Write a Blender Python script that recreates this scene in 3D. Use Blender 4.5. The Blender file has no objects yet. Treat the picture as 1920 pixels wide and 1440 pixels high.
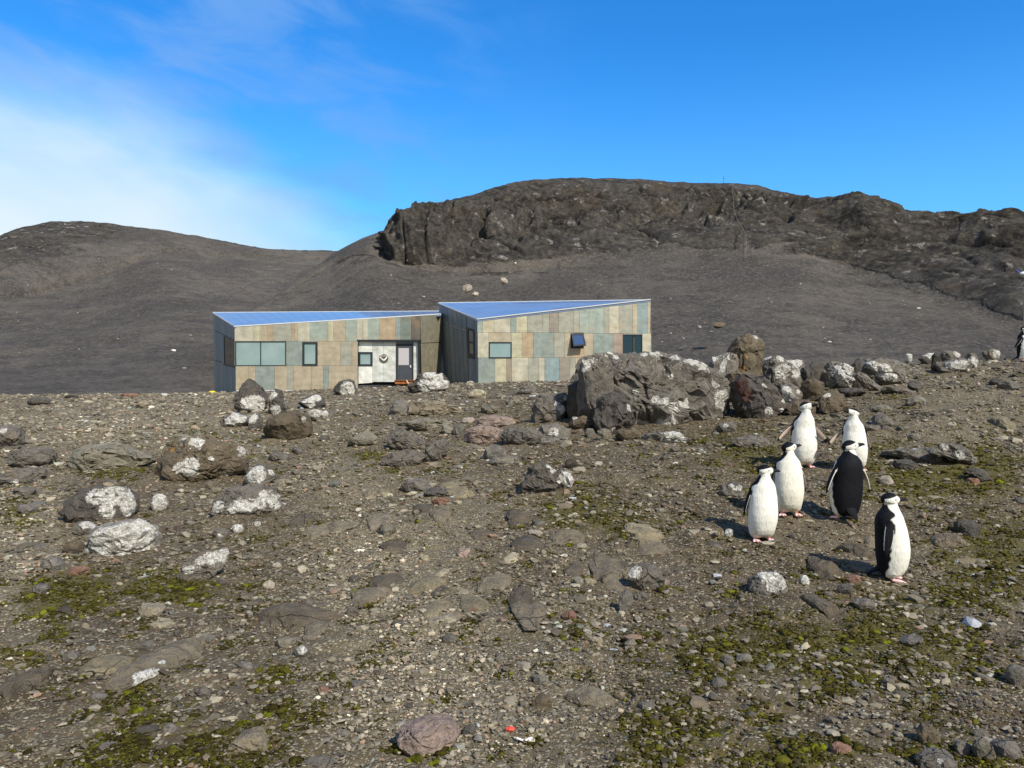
import bpy, bmesh, math, random
import numpy as np
from mathutils import Vector, Matrix
from mathutils.kdtree import KDTree

scene = bpy.context.scene
COL = scene.collection
RNG = np.random.default_rng(7)
F = 1440.0          # focal length in photo pixels (photo 1920 x 1440)
CAM_Z = 1.6

# ------------------------------------------------------------------ camera
cam_d = bpy.data.cameras.new("camera")
cam_d.sensor_width = 36.0
cam_d.lens = 36.0 * F / 1920.0
cam_d.clip_start = 0.05
cam_d.clip_end = 4000.0
cam = bpy.data.objects.new("camera", cam_d)
cam.location = (0, 0, CAM_Z)
cam.rotation_euler = (math.radians(90), 0, 0)
COL.objects.link(cam)
scene.camera = cam

# ------------------------------------------------------------------ light
SUN_AZ = math.radians(145)      # clockwise from the view direction (+Y): behind the camera, to its right
SUN_EL = math.radians(42)
sun_dir = Vector((math.sin(SUN_AZ) * math.cos(SUN_EL), math.cos(SUN_AZ) * math.cos(SUN_EL), math.sin(SUN_EL)))
sd = bpy.data.lights.new("sun", 'SUN')
sd.energy = 5.0
sd.angle = math.radians(0.5)
sd.color = (1.0, 0.94, 0.83)
so = bpy.data.objects.new("sun", sd)
so.rotation_euler = sun_dir.to_track_quat('Z', 'Y').to_euler()
so.location = (20, -20, 40)
COL.objects.link(so)

world = bpy.data.worlds.new("World")
scene.world = world
world.use_nodes = True
scene.view_settings.view_transform = 'Standard'
scene.view_settings.look = 'None'
scene.view_settings.exposure = 0.25
scene.view_settings.gamma = 1.0
scene.view_settings.use_curve_mapping = False
scene.render.resolution_x = 1024
scene.render.resolution_y = 768
scene.cycles.max_bounces = 5
scene.cycles.diffuse_bounces = 2
scene.cycles.glossy_bounces = 3
scene.cycles.use_denoising = True


class NT:
    """small helper to write node trees"""
    def __init__(self, tree):
        self.t = tree
        self.t.nodes.clear()
    def n(self, typ, **kw):
        nd = self.t.nodes.new(typ)
        for k, v in kw.items():
            setattr(nd, k, v)
        return nd
    def link(self, a, b):
        self.t.links.new(a, b)
    def put(self, sock, v):
        if isinstance(v, bpy.types.NodeSocket):
            self.link(v, sock)
        else:
            sock.default_value = v
    def math(self, op, a, b=0.0, c=0.0, clamp=False):
        nd = self.n('ShaderNodeMath', operation=op, use_clamp=clamp)
        self.put(nd.inputs[0], a); self.put(nd.inputs[1], b); self.put(nd.inputs[2], c)
        return nd.outputs[0]
    def ramp(self, v, lo, hi, a=0.0, b=1.0, smooth=True):
        nd = self.n('ShaderNodeMapRange', clamp=True)
        nd.interpolation_type = 'SMOOTHSTEP' if smooth else 'LINEAR'
        self.put(nd.inputs[0], v)
        for i, x in enumerate((lo, hi, a, b)):
            self.put(nd.inputs[1 + i], x)
        return nd.outputs[0]
    def mix(self, fac, a, b, blend='MIX'):
        nd = self.n('ShaderNodeMix', data_type='RGBA', blend_type=blend)
        self.put(nd.inputs[0], fac)
        for s, v in ((nd.inputs[6], a), (nd.inputs[7], b)):
            if isinstance(v, (tuple, list)):
                v = (v[0], v[1], v[2], 1.0)
            self.put(s, v)
        return nd.outputs[2]
    def noise(self, vec, scale, detail=4.0, rough=0.55, dist=0.0):
        nd = self.n('ShaderNodeTexNoise')
        if vec is not None: self.link(vec, nd.inputs['Vector'])
        nd.inputs['Scale'].default_value = scale
        nd.inputs['Detail'].default_value = detail
        nd.inputs['Roughness'].default_value = rough
        nd.inputs['Distortion'].default_value = dist
        return nd.outputs[0]
    def voro(self, vec, scale, feature='F1', rand=1.0):
        nd = self.n('ShaderNodeTexVoronoi', feature=feature)
        if vec is not None: self.link(vec, nd.inputs['Vector'])
        nd.inputs['Scale'].default_value = scale
        nd.inputs['Randomness'].default_value = rand
        return nd
    def scale(self, vec, s):
        nd = self.n('ShaderNodeVectorMath', operation='MULTIPLY')
        self.link(vec, nd.inputs[0]); nd.inputs[1].default_value = s
        return nd.outputs[0]
    def attr(self, name, out=2):
        nd = self.n('ShaderNodeAttribute', attribute_name=name)
        return nd.outputs[out]
    def bump(self, h, strength, dist, normal=None):
        nd = self.n('ShaderNodeBump')
        self.link(h, nd.inputs['Height'])
        nd.inputs['Strength'].default_value = strength
        nd.inputs['Distance'].default_value = dist
        if normal is not None: self.link(normal, nd.inputs['Normal'])
        return nd.outputs[0]
    def out(self, color, rough=0.85, normal=None, metallic=0.0, spec=0.3, coat=0.0):
        b = self.n('ShaderNodeBsdfPrincipled')
        if isinstance(color, (tuple, list)):
            color = (color[0], color[1], color[2], 1.0)
        self.put(b.inputs['Base Color'], color)
        self.put(b.inputs['Roughness'], rough)
        self.put(b.inputs['Metallic'], metallic)
        b.inputs['Specular IOR Level'].default_value = spec
        b.inputs['Coat Weight'].default_value = coat
        if normal is not None: self.link(normal, b.inputs['Normal'])
        o = self.n('ShaderNodeOutputMaterial')
        self.link(b.outputs[0], o.inputs[0])
        return b


def srgb(r, g, b, k=1.0):
    def f(c):
        c = c / 255.0
        return (c / 12.92 if c <= 0.04045 else ((c + 0.055) / 1.055) ** 2.4) * k
    return (f(r), f(g), f(b))


# sky: Nishita + a bank of thin cloud low on the left and a faint veil above it
w = NT(world.node_tree)
sky = w.n('ShaderNodeTexSky', sky_type='NISHITA')
sky.sun_disc = False
sky.sun_elevation = SUN_EL
sky.sun_rotation = SUN_AZ
sky.altitude = 0.0
sky.air_density = 1.0
sky.dust_density = 0.1
sky.ozone_density = 3.0
tc = w.n('ShaderNodeTexCoord').outputs['Generated']
sep = w.n('ShaderNodeSeparateXYZ'); w.link(tc, sep.inputs[0])
az = w.math('ARCTAN2', sep.outputs[0], sep.outputs[1])
el = w.math('ARCSINE', sep.outputs[2])
hs = w.n('ShaderNodeHueSaturation')
hs.inputs['Saturation'].default_value = 1.22
hs.inputs['Value'].default_value = 0.95
w.link(sky.outputs[0], hs.inputs['Color'])
skyc = w.mix(1.0, hs.outputs[0], (0.42, 1.22, 1.66), 'MULTIPLY')
skyc = w.mix(w.ramp(el, 0.42, 0.08, 0.0, 0.30), skyc, (2.6, 5.2, 7.6))
cb = w.n('ShaderNodeCombineXYZ')
w.link(w.math('MULTIPLY', w.math('ADD', az, w.math('MULTIPLY', el, 0.9)), 3.0), cb.inputs[0]); w.link(w.math('MULTIPLY', el, 8.0), cb.inputs[1])
n1 = w.noise(cb.outputs[0], 1.1, 6.0, 0.5, 0.35)
n2 = w.noise(cb.outputs[0], 2.3, 7.0, 0.55, 0.5)
# bank edge: nearly level on the left, dropping to the hill on its right end
edge = w.math('SUBTRACT', w.math('SUBTRACT', 0.335, w.ramp(az, -0.42, -0.06, 0.0, 0.21, False)), w.math('MULTIPLY', w.math('SUBTRACT', 0.5, n1), 0.20))
dlt = w.math('SUBTRACT', edge, el)
bank = w.ramp(dlt, -0.04, 0.12, 0.0, 1.0)
core = w.ramp(dlt, 0.03, 0.20, 0.0, 0.85)
left = w.ramp(az, -0.14, -0.36)
veil = w.math('MULTIPLY', w.ramp(n2, 0.36, 0.70, 0.0, 0.72), w.ramp(az, 0.12, -0.32))
veil = w.math('MULTIPLY', veil, w.ramp(el, 0.05, 0.25))
bankf = w.math('MULTIPLY', bank, w.ramp(az, -0.10, -0.34, 0.5, 0.92))
m1 = w.mix(veil, skyc, (1.35, 3.0, 6.3))
m2 = w.mix(bankf, m1, (3.7, 5.5, 6.9))
m3 = w.mix(w.math('MULTIPLY', core, w.ramp(az, -0.16, -0.48, 0.2, 1.0)), m2, (6.3, 6.8, 7.0))
# unseen pale cloud added behind the camera to make ambient light less blue
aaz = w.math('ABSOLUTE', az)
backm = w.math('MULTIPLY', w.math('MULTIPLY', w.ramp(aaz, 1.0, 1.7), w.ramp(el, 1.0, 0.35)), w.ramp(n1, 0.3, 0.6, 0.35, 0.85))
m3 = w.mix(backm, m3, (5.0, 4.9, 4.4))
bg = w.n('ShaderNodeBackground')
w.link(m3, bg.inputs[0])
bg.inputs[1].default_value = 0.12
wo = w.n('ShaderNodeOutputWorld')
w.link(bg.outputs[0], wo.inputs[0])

# ------------------------------------------------------------------ helpers
_perm = np.random.default_rng(3).permutation(256)
_perm = np.concatenate([_perm, _perm, _perm])
_grad = np.random.default_rng(4).normal(size=(256, 3))
_grad /= np.linalg.norm(_grad, axis=1)[:, None]


def gnoise(p):
    p = np.asarray(p, dtype=np.float64)
    i = np.floor(p).astype(np.int64)
    f = p - i
    u = f * f * f * (f * (f * 6 - 15) + 10)
    i &= 255
    res = 0
    for dx in (0, 1):
        wx = u[:, 0] if dx else 1 - u[:, 0]
        for dy in (0, 1):
            wy = u[:, 1] if dy else 1 - u[:, 1]
            for dz in (0, 1):
                wz = u[:, 2] if dz else 1 - u[:, 2]
                h = _perm[_perm[_perm[(i[:, 0] + dx) & 255] + ((i[:, 1] + dy) & 255)] + ((i[:, 2] + dz) & 255)]
                g = _grad[h]
                d = g[:, 0] * (f[:, 0] - dx) + g[:, 1] * (f[:, 1] - dy) + g[:, 2] * (f[:, 2] - dz)
                res = res + wx * wy * wz * d
    return res * 1.5


def fbm(p, octaves=4, gain=0.5, lac=2.03):
    p = np.asarray(p, dtype=np.float64)
    a, s, r = 1.0, 1.0, 0.0
    for k in range(octaves):
        r = r + a * gnoise(p * s + 17.3 * k)
        a *= gain; s *= lac
    return r


def ridged(p, octaves=5, gain=0.55, lac=2.1):
    p = np.asarray(p, dtype=np.float64)
    a, s, r = 1.0, 1.0, 0.0
    for k in range(octaves):
        r = r + a * (1 - np.abs(gnoise(p * s + 31.7 * k)) * 2)
        a *= gain; s *= lac
    return r


def mesh_np(name, V, faces, mat=None, smooth=False, attrs=None, cols=None):
    """faces: (n,3) or (n,4) int array, or a list of index lists"""
    me = bpy.data.meshes.new(name)
    V = np.asarray(V, dtype=np.float32)
    if isinstance(faces, np.ndarray):
        n, k = faces.shape
        me.vertices.add(len(V)); me.vertices.foreach_set('co', V.ravel())
        me.loops.add(n * k); me.loops.foreach_set('vertex_index', faces.astype(np.int32).ravel())
        me.polygons.add(n)
        me.polygons.foreach_set('loop_start', np.arange(0, n * k, k, dtype=np.int32))
        me.polygons.foreach_set('loop_total', np.full(n, k, dtype=np.int32))
        me.update(calc_edges=True)
    else:
        me.from_pydata([tuple(v) for v in V], [], [list(f) for f in faces])
        me.update()
    me.polygons.foreach_set('use_smooth', np.full(len(me.polygons), smooth, dtype=bool))
    for k, v in (attrs or {}).items():
        a = me.attributes.new(k, 'FLOAT', 'POINT')
        a.data.foreach_set('value', np.asarray(v, dtype=np.float32))
    if cols is not None:
        a = me.color_attributes.new('Col', 'FLOAT_COLOR', 'POINT')
        c = np.ones((len(V), 4), dtype=np.float32); c[:, :3] = cols
        a.data.foreach_set('color', c.ravel())
    if mat is not None: me.materials.append(mat)
    return me


def link(name, me, parent=None, loc=(0, 0, 0)):
    o = bpy.data.objects.new(name, me)
    COL.objects.link(o)
    o.location = loc
    if parent is not None: o.parent = parent
    return o


def tag(o, label=None, cat=None, group=None, kind=None):
    if label: o['label'] = label
    if cat: o['category'] = cat
    if group: o['group'] = group
    if kind: o['kind'] = kind
    return o


def empty(name, loc):
    o = bpy.data.objects.new(name, None)
    o.empty_display_size = 0.2
    o.location = loc
    COL.objects.link(o)
    return o


def P(px, py, Y):
    """world point seen at photo pixel (px, py) at depth Y in front of the camera"""
    return np.array([(px - 960) / F * Y, Y, CAM_Z + (720 - py) / F * Y])


def mat(name):
    m = bpy.data.materials.new(name)
    m.use_nodes = True
    return m, NT(m.node_tree)


def simple(name, col, rough=0.6, metallic=0.0, spec=0.4, noise=0.0, nscale=6.0, coat=0.0):
    m, t = mat(name)
    c = (*col, 1.0)
    if noise:
        oc = t.n('ShaderNodeTexCoord').outputs['Object']
        f = t.ramp(t.noise(oc, nscale, 5.0, 0.6), 0.3, 0.7, 1 - noise, 1 + noise, False)
        c = t.mix(1.0, col, f, 'MULTIPLY') if False else t.mix(1.0, (*col,), t_col(t, f), 'MULTIPLY')
    t.out(c, rough, None, metallic, spec, coat)
    return m


def t_col(t, f):
    nd = t.n('ShaderNodeCombineColor')
    for i in range(3): t.link(f, nd.inputs[i])
    return nd.outputs[0]

# ------------------------------------------------------------------ terrain height
_Ys = np.array([0, 3.2, 4, 5, 6, 7, 8.4, 10, 12, 14, 17, 20, 25, 30, 38, 45, 55, 70, 100])
_cols = {
    -600: [0, 0, 0, .02, .05, .1, .2, .3, .42, .55, .65, .78, .88, 1.0, 1.05, 1.0, .5, 0, -2],
    0:    [0, 0, 0, .0, .03, .08, .18, .3, .42, .5, .6, .68, .8, .88, .97, 1.0, .6, 0, -2],
    480:  [0, 0, 0, .0, .03, .1, .22, .36, .52, .66, .8, .9, 1.0, 1.06, 1.12, 1.12, .9, .3, -2],
    960:  [0, 0, 0, .02, .08, .17, .35, .55, .78, .95, 1.15, 1.3, 1.45, 1.58, 1.7, 1.8, 1.6, 1.0, -2],
    1300: [0, 0, 0, .0, .06, .17, .4, .62, .85, 1.1, 1.5, 1.7, 1.8, 1.8, 1.8, 1.8, 1.6, 1.0, -2],
    1600: [0, 0, 0, .0, .02, .17, .48, .8, 1.1, 1.4, 1.8, 2.08, 2.12, 2.1, 1.9, 1.8, 1.6, 1.0, -2],
    1920: [0, 0, 0, .02, .07, .2, .5, .82, 1.15, 1.5, 1.95, 2.22, 2.32, 2.3, 2.1, 1.9, 1.6, 1.0, -2],
    2700: [0, 0, 0, .02, .07, .2, .5, .82, 1.15, 1.5, 1.95, 2.22, 2.32, 2.3, 2.1, 1.9, 1.6, 1.0, -2],
}
_lg = np.linspace(math.log(1.0), math.log(101.0), 240)
_ug = np.linspace(-1.6, 1.6, 161)
_px = np.array(sorted(_cols))
_T = np.zeros((161, 240))
_zc = np.array([np.interp(np.exp(_lg) - 0.0, _Ys, _cols[p]) for p in _px])
for j in range(240):
    _T[:, j] = np.interp(_ug * F + 960, _px, _zc[:, j])


def _blur(a, k, ax):
    p = np.pad(a, [(k, k) if i == ax else (0, 0) for i in range(2)], mode='edge')
    c = np.cumsum(p, axis=ax)
    c = np.insert(c, 0, 0, axis=ax)
    n = a.shape[ax]
    return (np.take(c, range(2 * k + 1, 2 * k + 1 + n), axis=ax) - np.take(c, range(0, n), axis=ax)) / (2 * k + 1)


for _ in range(2):
    _T = _blur(_T, 5, 0)
    _T = _blur(_T, 4, 1)


def H(x, y):
    """ground height"""
    x = np.atleast_1d(np.asarray(x, dtype=np.float64)); y = np.atleast_1d(np.asarray(y, dtype=np.float64))
    yy = np.maximum(y, 1.0)
    u = np.clip(x / yy, -1.6, 1.6)
    d = np.clip(np.log(yy), _lg[0], _lg[-1])
    fu = (u + 1.6) / 3.2 * 160; fd = (d - _lg[0]) / (_lg[-1] - _lg[0]) * 239
    iu = np.clip(fu.astype(int), 0, 159); id_ = np.clip(fd.astype(int), 0, 238)
    a = fu - iu; b = fd - id_
    z = (_T[iu, id_] * (1 - a) * (1 - b) + _T[iu + 1, id_] * a * (1 - b) + _T[iu, id_ + 1] * (1 - a) * b + _T[iu + 1, id_ + 1] * a * b)
    q = np.stack([x, y, np.zeros_like(x)], 1)
    amp = 0.035 * np.clip(yy / 6.0, 0.5, 2.0)
    nr_ = np.clip(1 - np.hypot(x, y) / 45, 0, 1)
    led = 0.028 * np.clip(ridged(q * 2.1 + 5, 3) - 1.15, 0, 1.0) + 0.020 * smooth(fbm(q * 1.6 + 33, 3), 0.05, 0.14)
    return z + amp * fbm(q * 0.55, 3) + 0.026 * fbm(q * 2.3 + 9, 3) + nr_ * led


def hit(px, py):
    """first ground point seen at a photo pixel"""
    Y = np.geomspace(1.8, 62, 1400)
    z = H((px - 960) / F * Y, Y)
    row = 720 - (z - CAM_Z) / Y * F
    k = np.argmax(row <= py)
    if row[k] > py: k = int(np.argmin(row))
    return np.array([(px - 960) / F * Y[k], Y[k], z[k]])


def project(V):
    Y = np.maximum(V[:, 1], 0.3)
    return 960 + V[:, 0] / Y * F, 720 - (V[:, 2] - CAM_Z) / Y * F


def smooth(x, a, b):
    t = np.clip((x - a) / (b - a), 0, 1)
    return t * t * (3 - 2 * t)


# patches of moss and of pale trodden gravel on the ground, (x, y, rx, ry, strength) in photo pixels, laid out on the world ground
MOSS = [(1400, 1220, 260, 90, .8), (1650, 1230, 230, 110, 1), (1860, 1060, 130, 110, 1), (1690, 900, 190, 55, 1), (1830, 880, 110, 60, 1),
        (1400, 850, 110, 50, .9), (1100, 955, 110, 45, 1), (1180, 980, 80, 40, .9), (1640, 850, 70, 30, .8), (130, 1115, 100, 45, 1.2), (320, 1100, 110, 40, 1.1),
        (90, 1150, 60, 30, 1), (300, 1330, 170, 90, .68), (560, 1330, 140, 90, .6), (420, 1390, 160, 70, .6), (210, 882, 70, 16, 1),
        (25, 960, 50, 35, 1), (15, 900, 40, 20, 1), (690, 852, 50, 12, 1), (730, 880, 30, 10, .9), (830, 872, 40, 20, .6), (1560, 800, 70, 40, .5),
        (1560, 1400, 300, 60, .8), (1250, 1380, 160, 70, .6), (780, 1410, 60, 22, .8), (440, 1130, 80, 30, .7), (1750, 1380, 160, 80, .7),
        (1740, 1130, 220, 40, .6), (470, 1010, 90, 25, .5), (30, 1240, 60, 30, .7), (400, 815, 120, 14, .6), (1290, 850, 100, 22, .5), (1850, 960, 80, 50, .5),
        (660, 1260, 50, 60, .4), (1450, 1330, 160, 60, .6), (1030, 870, 50, 12, .5), (470, 825, 30, 10, .9), (1690, 745, 40, 10, .7)]
PATH = [(30, 1000, 90, 160, .9), (700, 1080, 150, 130, .8), (820, 1300, 220, 160, .75), (200, 800, 420, 60, .8), (760, 1200, 170, 130, .8),
        (1000, 1300, 160, 160, .5), (850, 960, 120, 60, .5), (1810, 780, 140, 80, .45), (640, 900, 110, 90, .6), (250, 760, 500, 30, .6), (40, 1150, 50, 120, .5)]


BARE = [(1440, 1010, 170, 90, 1), (1440, 770, 90, 40, 1), (1250, 1140, 160, 60, .7), (360, 1000, 120, 70, .9), (830, 930, 90, 40, .6), (620, 1160, 140, 60, .7), (1000, 770, 90, 30, .7),
        (1620, 1010, 120, 60, .8), (1330, 880, 120, 40, .6), (150, 1250, 110, 60, .7), (1500, 1130, 140, 50, .8), (930, 700, 200, 14, .5)]


def field(px, py, blobs):
    r = np.zeros_like(px)
    for (x, y, rx, ry, s) in blobs:
        d = ((px - x) / rx) ** 2 + ((py - y) / ry) ** 2
        r = np.maximum(r, s * np.exp(-d * 0.9))
    return r


def ground_fields(V):
    px, py = project(V)
    front = V[:, 1] > 1.2
    q = np.stack([V[:, 0], V[:, 1], np.zeros(len(V))], 1)
    n = fbm(q * 0.9 + 40, 3)
    mo = np.where(front, field(px, py, MOSS), 0) + 0.22 * n
    pa = np.where(front, field(px, py, PATH), 0.3) + 0.2 * fbm(q * 0.7 + 80, 3)
    return np.clip(mo, 0, 1.3), np.clip(pa, 0, 1)
# ------------------------------------------------------------------ ground
m_ground, t = mat("soil_and_gravel")
oc = t.n('ShaderNodeTexCoord').outputs['Object']
big = t.noise(oc, 0.9, 5.0, 0.6)
mid = t.noise(oc, 7.0, 6.0, 0.65)
fine = t.noise(oc, 60.0, 5.0, 0.7)
soil = t.mix(t.ramp(mid, 0.3, 0.7), srgb(62, 51, 36), srgb(96, 83, 62))
soil = t.mix(t.ramp(big, 0.45, 0.68, 0, 0.7), soil, srgb(104, 93, 76))
soil = t.mix(t.ramp(t.noise(oc, 1.7, 7.0, 0.65), 0.5, 0.68, 0, 0.6), soil, srgb(54, 43, 30))
vo = t.voro(oc, 42.0); vo2 = t.voro(oc, 95.0)
pc = t.n('ShaderNodeSeparateColor'); t.link(vo.outputs['Color'], pc.inputs[0])
pc2 = t.n('ShaderNodeSeparateColor'); t.link(vo2.outputs['Color'], pc2.inputs[0])
peb = t.mix(pc.outputs[0], srgb(92, 83, 66), srgb(176, 164, 138))
peb2 = t.mix(pc2.outputs[0], srgb(86, 77, 60), srgb(168, 157, 132))
path = t.attr('path')
hole = t.math('ADD', pc.outputs[1], t.math('MULTIPLY', path, 0.55))
pf = t.math('MULTIPLY', t.ramp(hole, 0.72, 0.8), t.ramp(vo.outputs['Distance'], 0.62, 0.5))
hole2 = t.math('ADD', pc2.outputs[1], t.math('MULTIPLY', path, 0.5))
pf2 = t.math('MULTIPLY', t.ramp(hole2, 0.7, 0.8), t.ramp(vo2.outputs['Distance'], 0.62, 0.5))
c = t.mix(t.math('MULTIPLY', path, 0.75), soil, srgb(128, 116, 88))
c = t.mix(pf2, c, peb2)
c = t.mix(pf, c, peb)
moss = t.attr('moss')
mn = t.noise(oc, 9.0, 9.0, 0.8)
mf = t.ramp(t.math('ADD', moss, t.math('MULTIPLY', t.math('SUBTRACT', mn, 0.5), 2.6)), 0.55, 0.72)
mossc = t.mix(t.ramp(t.noise(oc, 46.0, 4.0, 0.6), 0.35, 0.7), srgb(62, 56, 22), srgb(98, 92, 28))
c = t.mix(t.math('MULTIPLY', mf, 0.75), c, mossc)
c = t.mix(t.ramp(fine, 0.3, 0.75, 0.0, 0.45), c, srgb(60, 52, 36))
h = t.math('ADD', t.math('MULTIPLY', pf, t.ramp(vo.outputs['Distance'], 0.6, 0.1)), t.math('MULTIPLY', t.math('MULTIPLY', pf2, 0.5), t.ramp(vo2.outputs['Distance'], 0.6, 0.1)))
h = t.math('ADD', h, t.math('MULTIPLY', fine, 0.8))
h = t.math('ADD', h, t.math('MULTIPLY', mid, 1.6))
t.out(c, 0.95, t.bump(h, 0.9, 0.012), 0, 0.15)

ang = np.concatenate([np.radians(np.linspace(-180, -48, 40, endpoint=False)), np.radians(np.linspace(-48, 48, 620, endpoint=False)), np.radians(np.linspace(48, 180, 40, endpoint=False))])
rad = np.concatenate([np.geomspace(0.4, 2.4, 24, endpoint=False), np.geomspace(2.4, 60, 620, endpoint=False), np.geomspace(60, 1500, 24)])
A, R = np.meshgrid(ang, rad)
X = (np.sin(A) * R).ravel(); Y = (np.cos(A) * R).ravel()
Z = H(X, Y)
q = np.stack([X, Y, 0 * X], 1)
near = np.clip(1 - R.ravel() / 45, 0, 1)
Z = Z + near * (0.010 * fbm(q * 9.0, 3) - 0.004)
Z = np.where(R.ravel() > 110, -2.5, Z)
V = np.stack([X, Y, Z], 1)
na, nr = len(ang), len(rad)
I = np.arange(nr * na).reshape(nr, na)
I2 = np.roll(I, -1, axis=1)
Fq = np.stack([I[:-1].ravel(), I2[:-1].ravel(), I2[1:].ravel(), I[1:].ravel()], 1)[:, ::-1]
Vc = np.vstack([V, [[0, 0, float(H(0, 0)[0])]]])
mo, pa = ground_fields(Vc)
me = mesh_np("ground", Vc, Fq, m_ground, True, {'moss': mo, 'path': pa})
bm = bmesh.new(); bm.from_mesh(me); bm.verts.ensure_lookup_table()
cidx = len(Vc) - 1
for k in range(na):
    bm.faces.new((bm.verts[I[0, k]], bm.verts[cidx], bm.verts[I2[0, k]])).smooth = True
bmesh.ops.recalc_face_normals(bm, faces=bm.faces)
bm.to_mesh(me); bm.free()
if me.polygons[100].normal.z < 0: me.flip_normals()
tag(link("ground", me), "brown stony slope of soil and gravel", None, None, 'structure')

# ------------------------------------------------------------------ hills
def hill_material(name):
    m, t = mat(name)
    oc = t.n('ShaderNodeTexCoord').outputs['Object']
    rk = t.attr('rocky')
    sc = t.mix(t.ramp(t.noise(oc, 0.05, 5.0, 0.6), 0.35, 0.65), srgb(72, 68, 62), srgb(94, 88, 79))
    sc = t.mix(t.ramp(t.noise(oc, 0.3, 9.0, 0.75), 0.42, 0.66, 0, 0.8), sc, srgb(59, 56, 51))
    sp = t.voro(oc, 3.1); spc = t.n('ShaderNodeSeparateColor'); t.link(sp.outputs['Color'], spc.inputs[0])
    sc = t.mix(t.math('MULTIPLY', t.ramp(spc.outputs[0], 0.55, 0.95), 0.55), sc, srgb(112, 104, 93))
    r1 = t.mix(t.ramp(t.noise(oc, 0.16, 7.0, 0.65, 0.4), 0.35, 0.65), srgb(52, 49, 45), srgb(88, 83, 76))
    r1 = t.mix(t.ramp(t.noise(oc, 0.9, 6.0, 0.7), 0.42, 0.75, 0, 0.8), r1, srgb(124, 117, 102))
    wn = t.noise(oc, 0.33, 8.0, 0.72, 0.3)
    r1 = t.mix(t.ramp(wn, 0.575, 0.66, 0, 0.8), r1, srgb(178, 170, 158))
    r1 = t.mix(t.ramp(t.noise(t.scale(oc, (1, 1, 2.2)), 0.07, 4.0, 0.6), 0.52, 0.7, 0, 0.5), r1, srgb(96, 80, 62))
    f = t.ramp(t.math('ADD', rk, t.math('MULTIPLY', t.math('SUBTRACT', t.noise(oc, 0.22, 5.0, 0.65), 0.5), 1.1)), 0.35, 0.6)
    c = t.mix(f, sc, r1)
    hh = t.math('MULTIPLY', t.noise(oc, 1.3, 7.0, 0.7), 1.0)
    n1 = t.bump(hh, 1.0, 0.55)
    n2 = t.bump(t.math('MULTIPLY', f, t.noise(t.scale(oc, (1, 1, 1.5)), 0.55, 8.0, 0.72, 0.6)), 1.0, 1.6, n1)
    t.out(c, 0.95, n2, 0, 0.12)
    return m


m_hill = hill_material("hill_scree")


def hill(name, label, pxs, crest, crestY, foot, footY, base, baseY, n_s, n_t, amp, expo, cell, back):
    """columns of photo pixels; every column rises base -> foot (scree) -> crest (rock) and falls off behind"""
    pi = lambda tb: np.interp(pxs, [a for a, b in tb], [b for a, b in tb])
    cr, cY, ft, fY, bs, bY = pi(crest), pi(crestY), pi(foot), pi(footY), pi(base), pi(baseY)
    def sm_(a_, k_=26):
        kern = np.exp(-0.5 * (np.arange(-3 * k_, 3 * k_ + 1) / k_) ** 2); kern /= kern.sum()
        g_ = np.linspace(pxs[0], pxs[-1], 3000)
        k2 = np.convolve(np.pad(np.interp(g_, pxs, a_), 3 * k_, mode='edge'), kern, 'valid')
        return np.interp(pxs, g_, k2)
    cY, fY, bs, bY, ft = sm_(cY), sm_(fY), sm_(bs, 60), sm_(bY, 60), np.maximum(sm_(ft, 14), cr + 4)
    z = lambda row, Y: CAM_Z + (720 - row) / F * Y
    zb, zf, zc = z(bs, bY), z(ft, fY), z(cr, cY)
    rows = [(bY - 6.0, zb - 3.5, 0 * zb, 0 * zb, 0 * zb)]
    for s in np.linspace(0, 1, n_s, endpoint=False):
        rows.append((bY + (fY - bY) * s, zb + (zf - zb) * (0.45 * s + 0.55 * s ** expo), 0 * s + 0.0 * zb + s * 0.0, s * 0 + 0 * zb, s + 0 * zb))
    for s in np.linspace(0, 1, n_t):
        rows.append((fY + (cY - fY) * s ** 1.15, zf + (zc - zf) * s ** 0.82, 1 + 0 * zb, s + 0 * zb, 1 + 0 * zb))
    for s in np.linspace(0.06, 1, 14):
        rows.append((cY + back * s, zc - 0.5 * back * s ** 1.3, 0.3 + 0 * zb, 1 + 0 * zb, 1 + 0 * zb))
    Yg = np.array([r[0] for r in rows]); Zg = np.array([r[1] for r in rows]); rock = np.array([r[2] for r in rows]); tt = np.array([r[3] for r in rows]); ss = np.array([r[4] for r in rows])
    U = (pxs - 960) / F
    kk = 61
    kern = np.hanning(kk + 2)[1:-1]; kern /= kern.sum()
    wb = smooth(pxs, 880, 1250)[None, :] * np.where(np.arange(len(Yg)) < n_s + n_t - 45, 1.0, 0.0)[:, None]
    for arr in (Yg, Zg):
        pd = np.pad(arr, ((kk // 2, kk // 2), (0, 0)), mode='edge')
        sm2 = sum(kern[i] * pd[i:i + len(arr)] for i in range(kk))
        edgew = np.clip(np.arange(len(arr)) / 30.0, 0, 1)[:, None] * np.clip((n_s + n_t - 45 - np.arange(len(arr))) / 40.0, 0, 1)[:, None]
        arr[:] = arr * (1 - wb * edgew) + sm2 * wb * edgew
    Xg = U[None, :] * Yg
    Pn = np.stack([Xg, Yg, Zg], 2)
    du = np.gradient(Pn, axis=1); dv = np.gradient(Pn, axis=0)
    N = np.cross(du, dv); N /= np.linalg.norm(N, axis=2)[:, :, None] + 1e-9
    if N[:, :, 2].mean() < 0: N = -N
    return Pn, N, rock, tt, ss, len(rows)


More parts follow.
